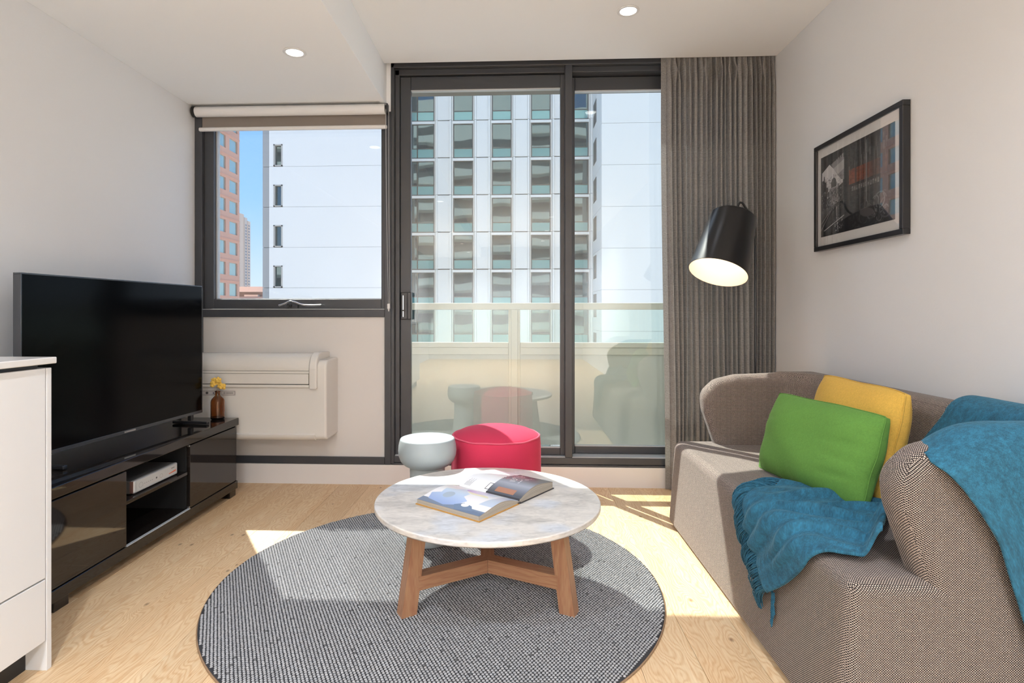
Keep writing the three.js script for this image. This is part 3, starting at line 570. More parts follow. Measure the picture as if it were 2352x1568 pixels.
  for (const sgn of [1, -1]) {
    const hh = sgn > 0 ? 0.021 : 0.026, bul = sgn > 0 ? 0.010 : 0.012, tex = sgn > 0 ? left : right;
    const ytop = q => 0.004 + (q < 0.03 ? lerp(0.004, hh * 0.55, q / 0.03) : prof(q, hh, bul) * lerp(1, sgn > 0 ? 0.72 : 0.9, sm(0.45, 1, q)));
    const pg = grid((u, v) => place(sgn * u * Wp, ytop(u), lerp(-Hs, Hs, sgn > 0 ? 1 - v : v)), 40, 2, true);
    { const p = pg.attributes.position, uv = pg.attributes.uv; for (let i = 0; i < uv.count; i++) { const U = uv.getX(i); const s = sgn > 0 ? 1 - (1 - uv.getY(i)) : uv.getY(i); uv.setXY(i, sgn > 0 ? 1 - U : U, sgn > 0 ? uv.getY(i) : 1 - uv.getY(i)); } }
    const blk = new THREE.Group(); blk.name = sgn > 0 ? 'left_pages' : 'right_pages'; t.add(blk);
    obj('printed_page', pg, mat(C(1, 1, 1), 0.28, { map: tex, side: THREE.DoubleSide }), blk);
    const e = [];
    for (const s of [-Hs, Hs]) { const g = grid((u, v) => place(sgn * u * Wp * 0.995, lerp(0.0035, ytop(u) - 0.0004, v), s * 0.999), 40, 6, true); e.push(g); }
    e.push(grid((u, v) => place(sgn * Wp * (0.998 - (1 - v) * 0.0), lerp(0.0035, ytop(1) - 0.0004, v), lerp(-Hs, Hs, u)), 2, 6, true));
    obj('page_edges', e, mat(C(0.95, 0.92, 0.88), 0.7, { map: edgeTex, side: THREE.DoubleSide }), blk);
    const cg = []; { const P = (a, y, s) => place(sgn * a, y, s); const q = [P(0.004, 0.0006, -Hs - 0.004), P(Wp + 0.004, 0.0006, -Hs - 0.004), P(Wp + 0.004, 0.0006, Hs + 0.004), P(0.004, 0.0006, Hs + 0.004)], q2 = q.map(k => [k[0], k[1] + 0.0028, k[2]]); const pos = []; const F = (a, b, c, d) => pos.push(...a, ...b, ...c, ...a, ...c, ...d); F(q2[0], q2[1], q2[2], q2[3]); F(q[0], q[3], q[2], q[1]); for (let i = 0; i < 4; i++) { const j = (i + 1) % 4; F(q[i], q[j], q2[j], q2[i]); } const g = new THREE.BufferGeometry(); g.setAttribute('position', new THREE.Float32BufferAttribute(pos, 3)); g.computeVertexNormals(); cg.push(metric(g)); }
    const cm = (sgn > 0 ? cov : dark).clone(); cm.side = THREE.DoubleSide;
    obj('cover_board', cg, cm, blk);
  }
  const sp = []; for (const s of [0]) { const g = new THREE.BoxGeometry(0.016, 0.006, 2 * Hs + 0.006); sp.push(g); }
  const spine = obj('spine', metric(sp[0]), dark, t); spine.position.set(c0.x, c0.y + 0.0036, c0.z); spine.rotation.y = Math.atan2(dirS.x, dirS.z);
}

// ---------------------------------------------------------------- stool and pouf
const felt = grey(256, 256, (u, v) => 0.5 + 0.6 * (fbm(u * 50, v * 50, 50, 50, 3) - 0.5), [0.06, 0.06]);
{
  const t = thing('pedestal_stool', 'small pale grey mushroom-shaped stool behind the coffee table', 'stool');
  t.position.set(-0.408, 0.0125, -2.625); t.scale.setScalar(1.012);
  const m = mat(C(0.365, 0.415, 0.43), 0.4);
  obj('bowl_seat', lathe([[0, 0.467], [0.117, 0.467], [0.1215, 0.4655], [0.1245, 0.460], [0.130, 0.436], [0.132, 0.412], [0.130, 0.390], [0.122, 0.368], [0.106, 0.350], [0.088, 0.340], [0.0795, 0.336], [0, 0.336]], 72), m, t);
  obj('pedestal', lathe([[0.080, 0.337], [0.0795, 0.318], [0.079, 0.29], [0.081, 0.24], [0.087, 0.16], [0.096, 0.08], [0.105, 0.02], [0.107, 0.006], [0.103, 0.0], [0, 0]], 64), m, t);
}
{
  const t = thing('round_pouf', 'red upholstered round pouf with piped rim beside the grey stool', 'pouf');
  t.position.set(-0.098, 0.0125, -2.83);
  const m = mat(C(0.62, 0.030, 0.085), 0.9, { bumpMap: felt, bumpScale: 0.0006, sheen: 1.0, sheenRoughness: 0.5, sheenColor: C(1, 0.35, 0.45) });
  obj('upholstery', lathe([[0, 0.490], [0.06, 0.488], [0.12, 0.481], [0.17, 0.469], [0.200, 0.455], [0.212, 0.446], [0.2175, 0.436], [0.221, 0.40], [0.222, 0.25], [0.220, 0.06], [0.216, 0.012], [0.206, 0.0], [0, 0]], 72), m, t);
  const ring = new THREE.TorusGeometry(0.2135, 0.0042, 8, 120); ring.rotateX(Math.PI / 2); const p = ring.attributes.position;
  for (let i = 0; i < p.count; i++) { const a = Math.atan2(p.getZ(i), p.getX(i)); p.setY(i, p.getY(i) + 0.447 + 0.0016 * Math.sin(a * 5) + 0.001 * Math.sin(a * 11 + 1)); }
  ring.computeVertexNormals(); obj('piping', metric(ring), mat(C(0.74, 0.10, 0.17), 0.8, { sheen: 1.0, sheenRoughness: 0.4, sheenColor: C(1, 0.5, 0.6) }), t);  // lighter than the cover; the sheen along the rim is put into its colour
}

// ---------------------------------------------------------------- framed print on the wall
{
  const t = thing('framed_picture', 'black framed black-and-white street picture on the wall above the sofa', 'picture');
  const z0 = -2.958, z1 = -2.293, y0 = 1.368, y1 = 1.892, x = XR - 0.032;
  const bar = (a, b, c, d) => bx(x, XR - 0.0015, c, d, a, b, 0.002);
  obj('frame', [bar(z0, z1, y1 - 0.022, y1), bar(z0, z1, y0, y0 + 0.022), bar(z0, z0 + 0.022, y0 + 0.022, y1 - 0.022), bar(z1 - 0.022, z1, y0 + 0.022, y1 - 0.022)], M.satinBlack, t);
  obj('mount_board', bx(x + 0.010, XR - 0.004, y0 + 0.02, y1 - 0.02, z0 + 0.02, z1 - 0.02, 0.001), mat(C(0.76, 0.74, 0.71), 0.8), t);
  const print = canvasTexture(1280, 896, (c, w, h) => {
    c.fillStyle = '#1c1a1b'; c.fillRect(0, 0, w, h);
    const r = rng(12), P = (pts, f) => { c.fillStyle = f; c.beginPath(); pts.forEach(([a, b], i) => i ? c.lineTo(a * w, b * h) : c.moveTo(a * w, b * h)); c.closePath(); c.fill(); };
    P([[0.02, 0.20], [0.14, 0.13], [0.34, 0.36], [0.36, 0.62], [0.02, 0.60]], '#d8d5d4');                    // sky
    P([[0.16, 0.14], [0.36, 0.06], [0.36, 0.38], [0.31, 0.36]], '#8f8c8c'); P([[0.2, 0.2], [0.36, 0.14], [0.36, 0.25], [0.27, 0.29]], '#b9b6b5');  // awning
    P([[0, 0.34], [0.02, 0.34], [0.022, 0.30], [0.045, 0.30], [0.05, 0.25], [0.06, 0.25], [0.065, 0.33], [0.09, 0.33], [0.092, 0.40], [0.115, 0.40], [0.12, 0.46], [0.14, 0.46], [0.14, 0.70], [0, 0.74]], '#262425');
    c.fillStyle = '#4a4747'; c.beginPath(); c.ellipse(0.205 * w, 0.38 * h, 48, 62, 0, Math.PI, 0); c.fill(); c.fillRect(0.202 * w, 0.27 * h, 8, 40); c.fillRect(0.165 * w, 0.375 * h, 102, 46); P([[0.15, 0.43], [0.26, 0.43], [0.265, 0.40], [0.285, 0.40], [0.29, 0.62], [0.14, 0.66]], '#8d8988');
    P([[0.27, 0.44], [0.36, 0.40], [0.36, 0.70], [0.28, 0.66]], '#3b3838');
    for (let i = 0; i < 260; i++) { c.fillStyle = `rgba(${[20, 120, 210, 245][Math.floor(r() * 4)]},${118},${118},${0.5})`.replace(/,118/g, ',' + [20, 110, 205, 240][Math.floor(r() * 4)]); const g = Math.floor(30 + 210 * r() * r()); c.fillStyle = `rgb(${g},${g},${g})`; c.fillRect(w * (0.01 + 0.34 * r()), h * (0.44 + 0.24 * r()), 3 + 14 * r(), 4 + 26 * r()); }
    const road = c.createLinearGradient(0, h * 0.62, 0, h); road.addColorStop(0, '#6b6867'); road.addColorStop(0.4, '#3a3838'); road.addColorStop(1, '#1f1d1e'); c.fillStyle = road; c.beginPath(); c.moveTo(0, 0.68 * h); c.lineTo(0.36 * w, 0.62 * h); c.lineTo(0.36 * w, h); c.lineTo(0, h); c.fill();
    c.strokeStyle = '#c9c6c5'; for (const [a, b, d, e, l] of [[0.0, 0.92, 0.18, 0.68, 5], [0.0, 0.84, 0.15, 0.70, 4], [0.05, 0.93, 0.36, 0.80, 9], [0.24, 0.66, 0.27, 0.98, 7], [0.20, 0.66, 0.21, 0.80, 4]]) { c.lineWidth = l; c.beginPath(); c.moveTo(a * w, b * h); c.lineTo(d * w, e * h); c.stroke(); }
    for (let i = 0; i < 90; i++) { const g = Math.floor(60 + 190 * r()); c.fillStyle = `rgb(${g},${g},${g})`; c.fillRect(w * (0.18 + 0.16 * r()), h * (0.66 + 0.3 * r()), 3 + 9 * r(), 5 + 12 * r()); }
    P([[0.20, 0.70], [0.235, 0.66], [0.24, 0.80], [0.21, 0.82]], '#161515'); P([[0.28, 0.64], [0.345, 0.60], [0.35, 0.80], [0.29, 0.82]], '#171616');
    P([[0.36, 0], [0.41, 0], [0.42, 1], [0.37, 1]], '#0f0e0f');                                               // dark post
    for (let i = 0; i < 60; i++) { const g = Math.floor(28 + 70 * r()); c.fillStyle = `rgb(${g},${g},${g})`; c.fillRect(w * (0.42 + 0.56 * r()), h * 0.34 * r(), 6 + 22 * r(), 30 + 130 * r()); }
    const red = c.createLinearGradient(0.42 * w, 0, w, 0); red.addColorStop(0, '#94401f'); red.addColorStop(0.35, '#6d3018'); red.addColorStop(0.7, '#3a201a'); red.addColorStop(1, '#231c1c'); c.fillStyle = red; c.fillRect(0.43 * w, 0.30 * h, 0.52 * w, 0.17 * h); for (let i = 0; i < 40; i++) { c.fillStyle = `rgba(${r() < 0.5 ? '20,12,10' : '190,90,50'},0.22)`; c.fillRect(w * (0.43 + 0.5 * r()), 0.30 * h, 4 + 14 * r(), 0.17 * h); }
    c.fillStyle = '#2a2526'; c.fillRect(0.42 * w, 0.49 * h, 0.58 * w, 0.12 * h);
    c.fillStyle = '#b9b4b2'; for (let i = 0; i < 12; i++) { const X = (0.47 + i * 0.03) * w, b = 0.505 * h; c.fillRect(X, b, 5, 44); c.fillRect(X + 16, b, 5, 44); c.fillRect(X, b + (i % 3) * 19, 20, 5); }
    const soft = rng(91); for (let i = 0; i < 900; i++) { const g = Math.floor(soft() * 150); c.fillStyle = `rgba(${g},${g},${g},0.16)`; c.fillRect(w * (0.42 + 0.57 * soft()), h * soft(), 4 + 50 * soft(), 3 + 30 * soft()); }
    for (let i = 0; i < 700; i++) { const g = Math.floor(20 + soft() * soft() * 220); c.fillStyle = `rgba(${g},${g},${g},0.35)`; c.fillRect(w * 0.36 * soft(), h * (0.28 + 0.42 * soft()), 2 + 12 * soft(), 3 + 16 * soft()); }
    for (let i = 0; i < 26; i++) { const g = Math.floor(40 + 70 * r()); c.strokeStyle = `rgb(${g},${g},${g})`; c.lineWidth = 6 + 12 * r(); c.beginPath(); c.arc(w * (0.60 + 0.30 * r()), h * (0.70 + 0.24 * r()), 20 + 80 * r(), 6.28 * r(), 6.28 * r() + 2.5); c.stroke(); }
    c.strokeStyle = '#151415'; c.lineWidth = 22; c.beginPath(); c.ellipse(0.66 * w, 0.84 * h, 190, 120, 0, 0, 7); c.stroke(); c.fillStyle = '#4d4a4a'; c.beginPath(); c.ellipse(0.66 * w, 0.84 * h, 110, 46, 0.2, 0, 7); c.fill();
    c.fillStyle = 'rgba(150,150,150,0.75)'; c.fillRect(0.655 * w, 0.04 * h, 16, 0.68 * h);
    c.fillStyle = '#161515'; for (let i = 0; i < 12; i++) c.fillRect(w * (0.02 + i * 0.03), h * 0.02 * r(), 10, h * 0.10);
  });
  const g = new THREE.PlaneGeometry(0.555, 0.392); g.rotateY(-Math.PI / 2); g.translate(x + 0.0092, 1.6305, -2.629);
  obj('print', g, mat(C(1, 1, 1), 0.6, { map: print }), t);
  obj('glazing', bx(x + 0.004, x + 0.006, y0 + 0.021, y1 - 0.021, z0 + 0.021, z1 - 0.021, 0.0003), mat(C(0.99, 0.99, 0.99), 0, { transmission: 1, thickness: 0, ior: 1.75 }), t);
}

// ---------------------------------------------------------------- floor lamp
{
  const t = thing('floor_lamp', 'black floor lamp with a tilted drum shade, lit, beside the curtain', 'lamp');
  const Cn = new THREE.Vector3(1.062, 1.272, -3.06), d = new THREE.Vector3(-0.345, -0.89, 0.30).normalize(), L = 0.345;
  const q = new THREE.Quaternion().setFromUnitVectors(new THREE.Vector3(0, -1, 0), d), put = g => { g.applyQuaternion(q); g.translate(Cn.x, Cn.y, Cn.z); return g; };
  const rb = 0.151, rt = 0.119;
  const sh = obj('shade', put(lathe([[rb - 0.002, 0], [rb, 0.001], [rt + 0.001, L - 0.006], [rt - 0.004, L], [0.012, L + 0.002], [0, L + 0.002]], 72)), mat(C(0.020, 0.020, 0.022), 0.30, { metalness: 0.3 }), t);
  obj('shade_lining', put(lathe([[rb - 0.002, 0.0], [rb - 0.0035, 0.001], [rt - 0.004, L - 0.008], [0, L - 0.006]], 72)), mat(C(0.86, 0.78, 0.68), 0.6, { side: THREE.DoubleSide }), sh);
  const up = d.clone().negate(), bulbAt = Cn.clone().addScaledVector(up, 0.185);
  const b = new THREE.SphereGeometry(0.036, 24, 16); b.translate(bulbAt.x, bulbAt.y, bulbAt.z);
  obj('bulb', metric(b), new THREE.MeshStandardMaterial({ color: 0xffffff, emissive: new THREE.Color(1, 0.86, 0.66), emissiveIntensity: 1.4 }), t);
  obj('bulb_holder', put(cyl(0, 0.185 + 0.085, 0, 0.02, 0.13, 20)), M.white, t);
  const pl = new THREE.PointLight(C(1, 0.76, 0.54), 0.09, 0, 2); pl.position.copy(bulbAt); pl.castShadow = true; pl.shadow.radius = 1.7; scene.add(pl);
  const top = Cn.clone().addScaledVector(up, L);
  obj('pole', tube([[1.322, 0.012, -3.22], [1.322, 0.4, -3.22], [1.322, 0.9, -3.22], [1.322, 1.3, -3.22], [1.321, 1.50, -3.22], [1.318, 1.555, -3.22], [1.295, 1.60, -3.22], [1.262, 1.648, -3.215], [1.245, 1.668, -3.21], [1.232, 1.668, -3.208], [1.224, 1.655, -3.205], [1.214, 1.625, -3.20], [top.x, top.y - 0.01, top.z]], 0.0062, 160, 10), M.satinBlack, t);
  obj('base', lathe([[0, 0.012], [0.125, 0.012], [0.13, 0.008], [0.13, 0], [0, 0]], 48).translate(1.322, 0, -3.22), M.satinBlack, t);
}
console.log('room done');

// ---------------------------------------------------------------- sofa
const weave = (() => {
  const nx = 8, ny = 16, w = 512, h = 640;               // nx stitches by ny staggered rows on one repeat
  const val = (u, v) => { const row = Math.floor(v * ny), fy = v * ny - row - 0.5, x = u * nx + (row & 1 ? 0.5 : 0), col = Math.floor(x), fx = x - col - 0.5; const id = HASH[((col % nx) + row * 31 + 77) & 65535], id2 = HASH[((col % nx) * 7 + row * 13 + 9) & 65535];
    const e = Math.pow(Math.abs(fx * (2.55 + 0.5 * id)), 2.6) + Math.pow(Math.abs(fy * (2.6 + 0.5 * id2)), 2.6); return [Math.max(0, 1 - e), id, id2]; };
  const col = texture(w, h, (u, v) => { const [a, i, j] = val(u, v), k = sm(0.05, 0.45, a), fz = vn(u * 120, v * 150, 120, 150) - 0.5; const l = [0.87, 0.795, 0.74].map(x => x * (0.86 + 0.2 * i) + fz * 0.10), dk = [0.125, 0.098, 0.092].map(x => x * (0.8 + 0.4 * j) + fz * 0.06); return l.map((x, q) => lerp(dk[q], x, k)); }, true, [0.0490, 0.0470]);
  const bump = grey(w, h, (u, v) => 0.15 + 0.85 * Math.sqrt(val(u, v)[0]), [0.0490, 0.0470]);
  return mat(C(1, 1, 1), 0.92, { map: col, bumpMap: bump, bumpScale: 0.0012, sheen: 0.5, sheenRoughness: 0.5, sheenColor: C(0.75, 0.76, 0.8) });
})();
const SZ0 = -2.935, SZ1 = -1.400, SXB = 1.505;
const armPoly = [[1.072, 0.40], [1.004, 0.60], [1.0, 0.634], [1.022, 0.655], [1.09, 0.672], [1.42, 0.687], [1.42, 0.40]];
const seatY = (x, z) => { const u = (z - SZ0) / (SZ1 - SZ0), k = Math.sin(Math.PI * Math.min(1, Math.max(0, u))); return 0.418 + 0.016 * k * sm(0.80, 1.0, x); };
{
  const rbox = (x, y, z, lo, hi, r) => { const q = [x, y, z].map((p, k) => Math.abs(p - (lo[k] + hi[k]) / 2) - (hi[k] - lo[k]) / 2 + r); return Math.hypot(...q.map(a => Math.max(a, 0))) + Math.min(Math.max(...q), 0) - r; };
  const base = (x, y, z) => { const s = 0.030 * (0.42 - y) / 0.42 * sm(1.3, 0.8, x); return rbox(x + s, y - (seatY(x, z) - 0.418) * sm(0.2, 0.42, y), z, [0.797, 0.002, SZ0], [SXB, 0.418, SZ1], 0.035); };
  const shell = (x, y, z) => {
    const a2 = sdPoly(x, y, armPoly) - 0.085;
    const far = extrudeSd(a2, Math.abs(z - (SZ0 + 0.058)) - 0.058, 0.046), near = extrudeSd(a2, Math.abs(z - (SZ1 - 0.058)) - 0.058, 0.046);
    const lean = (0.77 - y) * 0.14, bk = rbox(x, y, z, [1.375 - Math.max(0, lean) * 0.9, 0.36, SZ0], [SXB, 0.772, SZ1], 0.055);
    const all = Math.min(smin(far, bk, 0.13), smin(near, bk, 0.13)); return Math.max(all, rbox(x, y, z, [0.5, 0.2, SZ0], [SXB, 0.772, SZ1], 0.05));
  };
  const t = thing('sofa', 'two-seat sofa in brown and beige woven fabric along the wall', 'sofa');
  obj('seat_base', sdfMesh(base, [0.72, -0.02, -2.98], [1.55, 0.48, -1.36], 0.0125), weave, t);
  obj('back_shell', sdfMesh((x, y, z) => Math.max(shell(x, y, z), 0.385 - y), [0.86, 0.36, -2.98], [1.55, 0.82, -1.36], 0.0105), weave, t);
}

// ---------------------------------------------------------------- cushions
function cushion(name, label, color, sheenC, Wd, Hd, T, c, uDir, lean, seed) {
  const t = thing(name, label, 'cushion'); t.position.set(...c);
  const u = new THREE.Vector3(...uDir).normalize(), up = new THREE.Vector3(0, 1, 0), n = u.clone().cross(up).normalize(); // n faces the room
  const v = up.clone().multiplyScalar(Math.cos(lean)).addScaledVector(n, -Math.sin(lean)), w = u.clone().cross(v).normalize();
  t.setRotationFromMatrix(new THREE.Matrix4().makeBasis(u, v, w));
  const ph = seed * 1.7, edge = (a, b) => { const q = 1 - 0.022 * Math.pow(Math.abs(b), 9) - 0.012 * (1 - b * b) * Math.sin(b * 6 + ph), s = 1 - 0.032 * Math.pow(Math.abs(a), 9) - (b < 0 ? 0.014 * Math.sin(a * 15 + ph) + 0.008 * Math.sin(a * 27) : 0.010 * Math.sin(a * 5 + ph)) * (1 - a * a); return [a * q * Wd / 2, b * s * Hd / 2]; };
  const thick = (a, b) => { const A = 1 - Math.pow(Math.abs(a), 2.6), B = 1 - Math.pow(Math.abs(b), 2.6); return T / 2 * (0.10 + 0.90 * Math.pow(Math.max(0, A * B), 0.55)) + 0.004 * Math.sin(a * 5 + b * 3 + ph) * A * B + 0.005 * Math.sin(9 * a * b + ph) * A * B; };
  const crease = (a, b) => { let s = 0; for (const [ca, cb, an] of [[0.75, 0.25, 0.1], [0.75, -0.1, -0.05], [0.7, -0.45, 0.15], [-0.8, 0.3, 0.2]]) { const dx = a - ca, dy = b - cb - an * dx; s += Math.exp(-(dx * dx) / 0.07 - dy * dy / 0.002); } return -0.006 * s; };
  const side = s => grid((i, j) => { let a = i * 2 - 1, b = j * 2 - 1; a = Math.sin(a * Math.PI / 2); b = Math.sin(b * Math.PI / 2); const [x, y] = edge(a, b); return [x, y, s * (thick(a, b) + (s > 0 ? crease(a, b) : 0))]; }, 56, 40, true);
  const f = side(1), bk = side(-1); { const p = bk.attributes.position, nn = bk.attributes.normal; for (let i = 0; i < p.count; i += 3) { for (const at of [p, nn]) { const x = [at.getX(i + 1), at.getY(i + 1), at.getZ(i + 1)]; at.setXYZ(i + 1, at.getX(i + 2), at.getY(i + 2), at.getZ(i + 2)); at.setXYZ(i + 2, ...x); } } for (let i = 0; i < nn.count; i++) nn.setXYZ(i, -nn.getX(i), -nn.getY(i), -nn.getZ(i)); }
  const rim = []; const N = 240, per = k => { const s = k / N * 4, e = Math.floor(s) % 4, q = (s - Math.floor(s)) * 2 - 1; return e === 0 ? edge(q, -1) : e === 1 ? edge(1, q) : e === 2 ? edge(-q, 1) : edge(-1, -q); };
  const band = grid((i, j) => { const [x, y] = per(i * N); const z = (j * 2 - 1) * T * 0.05, o = 1 + 0.004 * (1 - (j * 2 - 1) ** 2); return [x * o, y * o, z]; }, N, 3, true);
  const col = texture(256, 256, (a, b) => { const k = 0.94 + 0.08 * (fbm(a * 30, b * 30, 30, 30, 4) - 0.5) + 0.10 * (vn(a * 128, b * 128, 128, 128) - 0.5); return [k, k, k]; }, true, [0.12, 0.12]);
  const m = mat(color, 0.95, { map: col, bumpMap: felt, bumpScale: 0.0008, sheen: 0.35, sheenRoughness: 0.5, sheenColor: sheenC, side: THREE.DoubleSide });
  obj('cover', [metricKeep(f), metricKeep(bk), metricKeep(band)], m, t);
  const pts = []; for (let k = 0; k < 160; k++) { const [x, y] = per(k / 160 * N); pts.push([x * 1.006, y * 1.006, T * 0.05]); }
  obj('seam', tube(pts, 0.0022, 320, 5, true), m, t);
}
function metricKeep(g) { const n = g.attributes.normal.clone(); const o = metric(g); o.setAttribute('normal', n); return o; }
cushion('cushion', 'mustard yellow cushion leaning on the sofa back behind the green one', C(0.80, 0.48, 0.085), C(1, 0.85, 0.5), 0.545, 0.375, 0.17, [1.232, 0.620, -2.155], [-0.03, 0.0, 0.56], 0.20, 1);
cushion('cushion', 'bright green felt cushion at the front of the sofa seat', C(0.14, 0.33, 0.058), C(0.6, 0.9, 0.4), 0.545, 0.315, 0.17, [1.085, 0.582, -2.115], [0.088, 0.0, 0.523], 0.30, 2);

// ---------------------------------------------------------------- throw blanket
{
  const t = thing('throw_blanket', 'teal blue wool throw with fringed end draped over the sofa arm and seat', 'blanket');
  const wool = texture(512, 512, (u, v) => { const a = fbm(u * 34, v * 26, 34, 26, 4), b = vn(u * 180, v * 130, 180, 130), c = fbm(u * 6, v * 6, 6, 6, 3), k = 0.90 + 0.34 * (a - 0.5) + 0.22 * (b - 0.5) + 0.12 * (c - 0.5); return [0.17 * k, 0.42 * k, 0.53 * k]; }, true, [0.35, 0.35]);
  const wb = grey(512, 512, (u, v) => 0.5 + 0.6 * (fbm(u * 48, v * 36, 48, 36, 4) - 0.5) + 0.4 * (vn(u * 200, v * 150, 200, 150) - 0.5), [0.35, 0.35]);
  const m = mat(C(1, 1, 1), 0.95, { map: wool, bumpMap: wb, bumpScale: 0.0022, sheen: 0.7, sheenRoughness: 0.45, sheenColor: C(0.30, 0.60, 0.72), side: THREE.DoubleSide });
  // unrolled coordinate a: distance onto the seat from its front edge; below zero it hangs down the front
  const roll = (a, z, hgt) => {
    const ex = 0.791, ey = seatY(Math.max(0.86, 0.79 + a), z) + 0.005, r = 0.038, q = Math.PI / 2 * r;
    if (a > r) return [ex + a, ey + hgt, z];
    if (a > r - q) { const th = (r - a) / r; return [ex + r - Math.sin(th) * (r + hgt), ey - r + Math.cos(th) * (r + hgt), z]; }
    const dwn = r - q - a; return [ex - hgt - dwn * 0.072, ey - r - dwn, z];
  };
  const bez = (a, b, c, s) => [0, 1].map(k => (1 - s) * (1 - s) * a[k] + 2 * s * (1 - s) * b[k] + s * s * c[k]);
  const at = (s, q) => {
    const far = bez([0.165, -2.085], [0.30, -2.03], [0.47, -1.93], s), nr = bez([-0.185, -1.75], [-0.035, -1.535], [0.135, -1.488], s), bulge = 0.045 * Math.sin(q * Math.PI) * (1 - s);
    return [lerp(far[0], nr[0], q) - bulge, lerp(far[1], nr[1], q) - bulge * 0.4];
  };
  const hgt = (s, q) => {
    let h = 0.008 + 0.010 * fbm(s * 3 + 2, q * 7, 64, 64, 3);
    for (const [c, w, k, sl, cv] of [[0.24, 0.07, 0.030, -0.22, 0.05], [0.40, 0.05, 0.022, -0.10, -0.06], [0.53, 0.045, 0.040, 0.03, 0.03], [0.68, 0.06, 0.034, 0.02, -0.04], [0.81, 0.04, 0.026, 0.12, 0.05], [0.92, 0.03, 0.016, 0.10, 0.02], [0.10, 0.06, 0.020, -0.2, 0.04]]) { const d = q - c - sl * (s - 0.6) - cv * Math.sin(s * 5 + c * 9), e = d / (d > 0 ? w * 0.55 : w); h += 0.8 * k * Math.exp(-e * e) * sm(-0.1, 0.5, s) * (0.75 + 0.35 * Math.sin(s * 7 + c * 20)); }
    h += 0.014 * Math.exp(-s * s / 0.03) * (0.5 + 0.5 * Math.sin(q * 30 + 2 * Math.sin(q * 11)));
    return h;
  };
  obj('seat_fold', sheet((u, v) => { const [a, z] = at(u, v); const p = roll(a, z, hgt(u, v)); p[1] += 0.075 * Math.pow(sm(0.86, 1.0, u), 1.5) * sm(0.2, 0.6, v); return p; }, 120, 130, 0.008, [0.45, 0.5]), m, t);
  // over the arm, hanging outside
  const xl = y => { const P = [[0.80, 0.985], [0.770, 0.982], [0.735, 1.004], [0.638, 1.051], [0.526, 1.115], [0.283, 1.195], [0.10, 1.235]]; for (let i = 0; i + 1 < P.length; i++) if (y >= P[i + 1][0]) return lerp(P[i][1], P[i + 1][1], (P[i][0] - y) / (P[i][0] - P[i + 1][0])); return 1.235; };
  const sect = [[-1.545, 0.66], [-1.527, 0.715], [-1.50, 0.768], [-1.458, 0.785], [-1.415, 0.778], [-1.386, 0.742], [-1.379, 0.68], [-1.376, 0.60], [-1.374, 0.45], [-1.372, 0.30], [-1.372, 0.14]];
  const cs = new THREE.CatmullRomCurve3(sect.map(([z, y]) => new THREE.Vector3(0, y, z)));
  obj('arm_drape', sheet((u, v) => {
    const p = cs.getPoint(1 - v), inside = p.z < -1.455, L = inside ? 0.985 + 1.2 * Math.max(0, 0.785 - p.y) : xl(p.y), X = lerp(L, 1.475, u), drop = 0.072 * Math.pow(sm(1.14, 0.94, X), 1.4) * sm(0.56, 0.76, p.y);
    const f = 0.006 * Math.sin(X * 38 + p.y * 6) * sm(0.72, 0.4, p.y) + 0.008 * Math.sin(X * 13 + 1) * sm(0.78, 0.5, p.y) + 0.006 * (fbm(X * 9, p.y * 9, 64, 64, 3) - 0.5);
    const rise = 0.012 * sm(0.95, 1.25, X) * sm(0.62, 0.76, p.y);
    return [X, p.y - drop + rise + (inside || p.y > 0.77 ? f : 0), p.z + (inside ? 0 : Math.max(f, -0.004) + 0.004)];
  }, 60, 90, 0.006, [0.55, 0.9]), m, t);
  // over the back rest
  const sb = [[1.285, 0.44], [1.305, 0.52], [1.330, 0.62], [1.350, 0.71], [1.372, 0.765], [1.41, 0.789], [1.46, 0.788], [1.50, 0.760], [1.516, 0.70], [1.518, 0.55]];
  const cb = new THREE.CatmullRomCurve3(sb.map(([x, y]) => new THREE.Vector3(x, y, 0)));
  obj('back_drape', sheet((u, v) => {
    const p = cb.getPoint(v), z = lerp(-1.455, lerp(-1.96, -1.855, sm(0.55, 0.79, p.y)), u), f = 0.007 * (fbm(z * 8 + 9, v * 6, 64, 64, 3) - 0.3);
    return [p.x - f * 0.6 - 0.006, p.y + f * 0.6 + (p.y > 0.75 ? 0.004 : 0), z];
  }, 50, 60, 0.006, [0.5, 0.7]), m, t);
  // fringe
  const r = rng(21), strands = [];
  for (let k = 0; k < 58; k++) {
    const q = (k + 0.5) / 58, [a0, z0] = at(0, q), [a1, z1] = at(0.03, q); let da = a0 - a1, dz = z0 - z1; const L = Math.hypot(da, dz); da /= L; dz /= L;
    const len = 0.085 + 0.03 * r(), swing = (r() - 0.5) * 1.0 + 0.6 * Math.sin(q * 17);
    for (let j = 0; j < 9; j++) {
      const pts = []; let a = a0 + 0.006 + (r() - 0.5) * 0.008, z = z0 + (r() - 0.5) * 0.014, ang = Math.atan2(dz, da), h0 = hgt(0, q) * 0.9;
      const cv = swing + (r() - 0.5) * 0.8, lift = 0.022 * r();
      for (let i = 0; i <= 5; i++) {
        const s = i / 5; pts.push(roll(a, z, Math.max(0.004, h0 * (1 - s) + 0.005 + lift * Math.sin(s * 2.6))));
        const hang = a < 0 ? 0.55 : 0; const an = ang + cv * s; let sa = Math.cos(an), sz = Math.sin(an); sa = lerp(sa, -1, hang * s); sz = lerp(sz, 0.05, hang * s); const nn = Math.hypot(sa, sz);
        a += sa / nn * len / 5; z += sz / nn * len / 5;
      }
      strands.push(tube(pts, 0.0016, 8, 4));
    }
  }
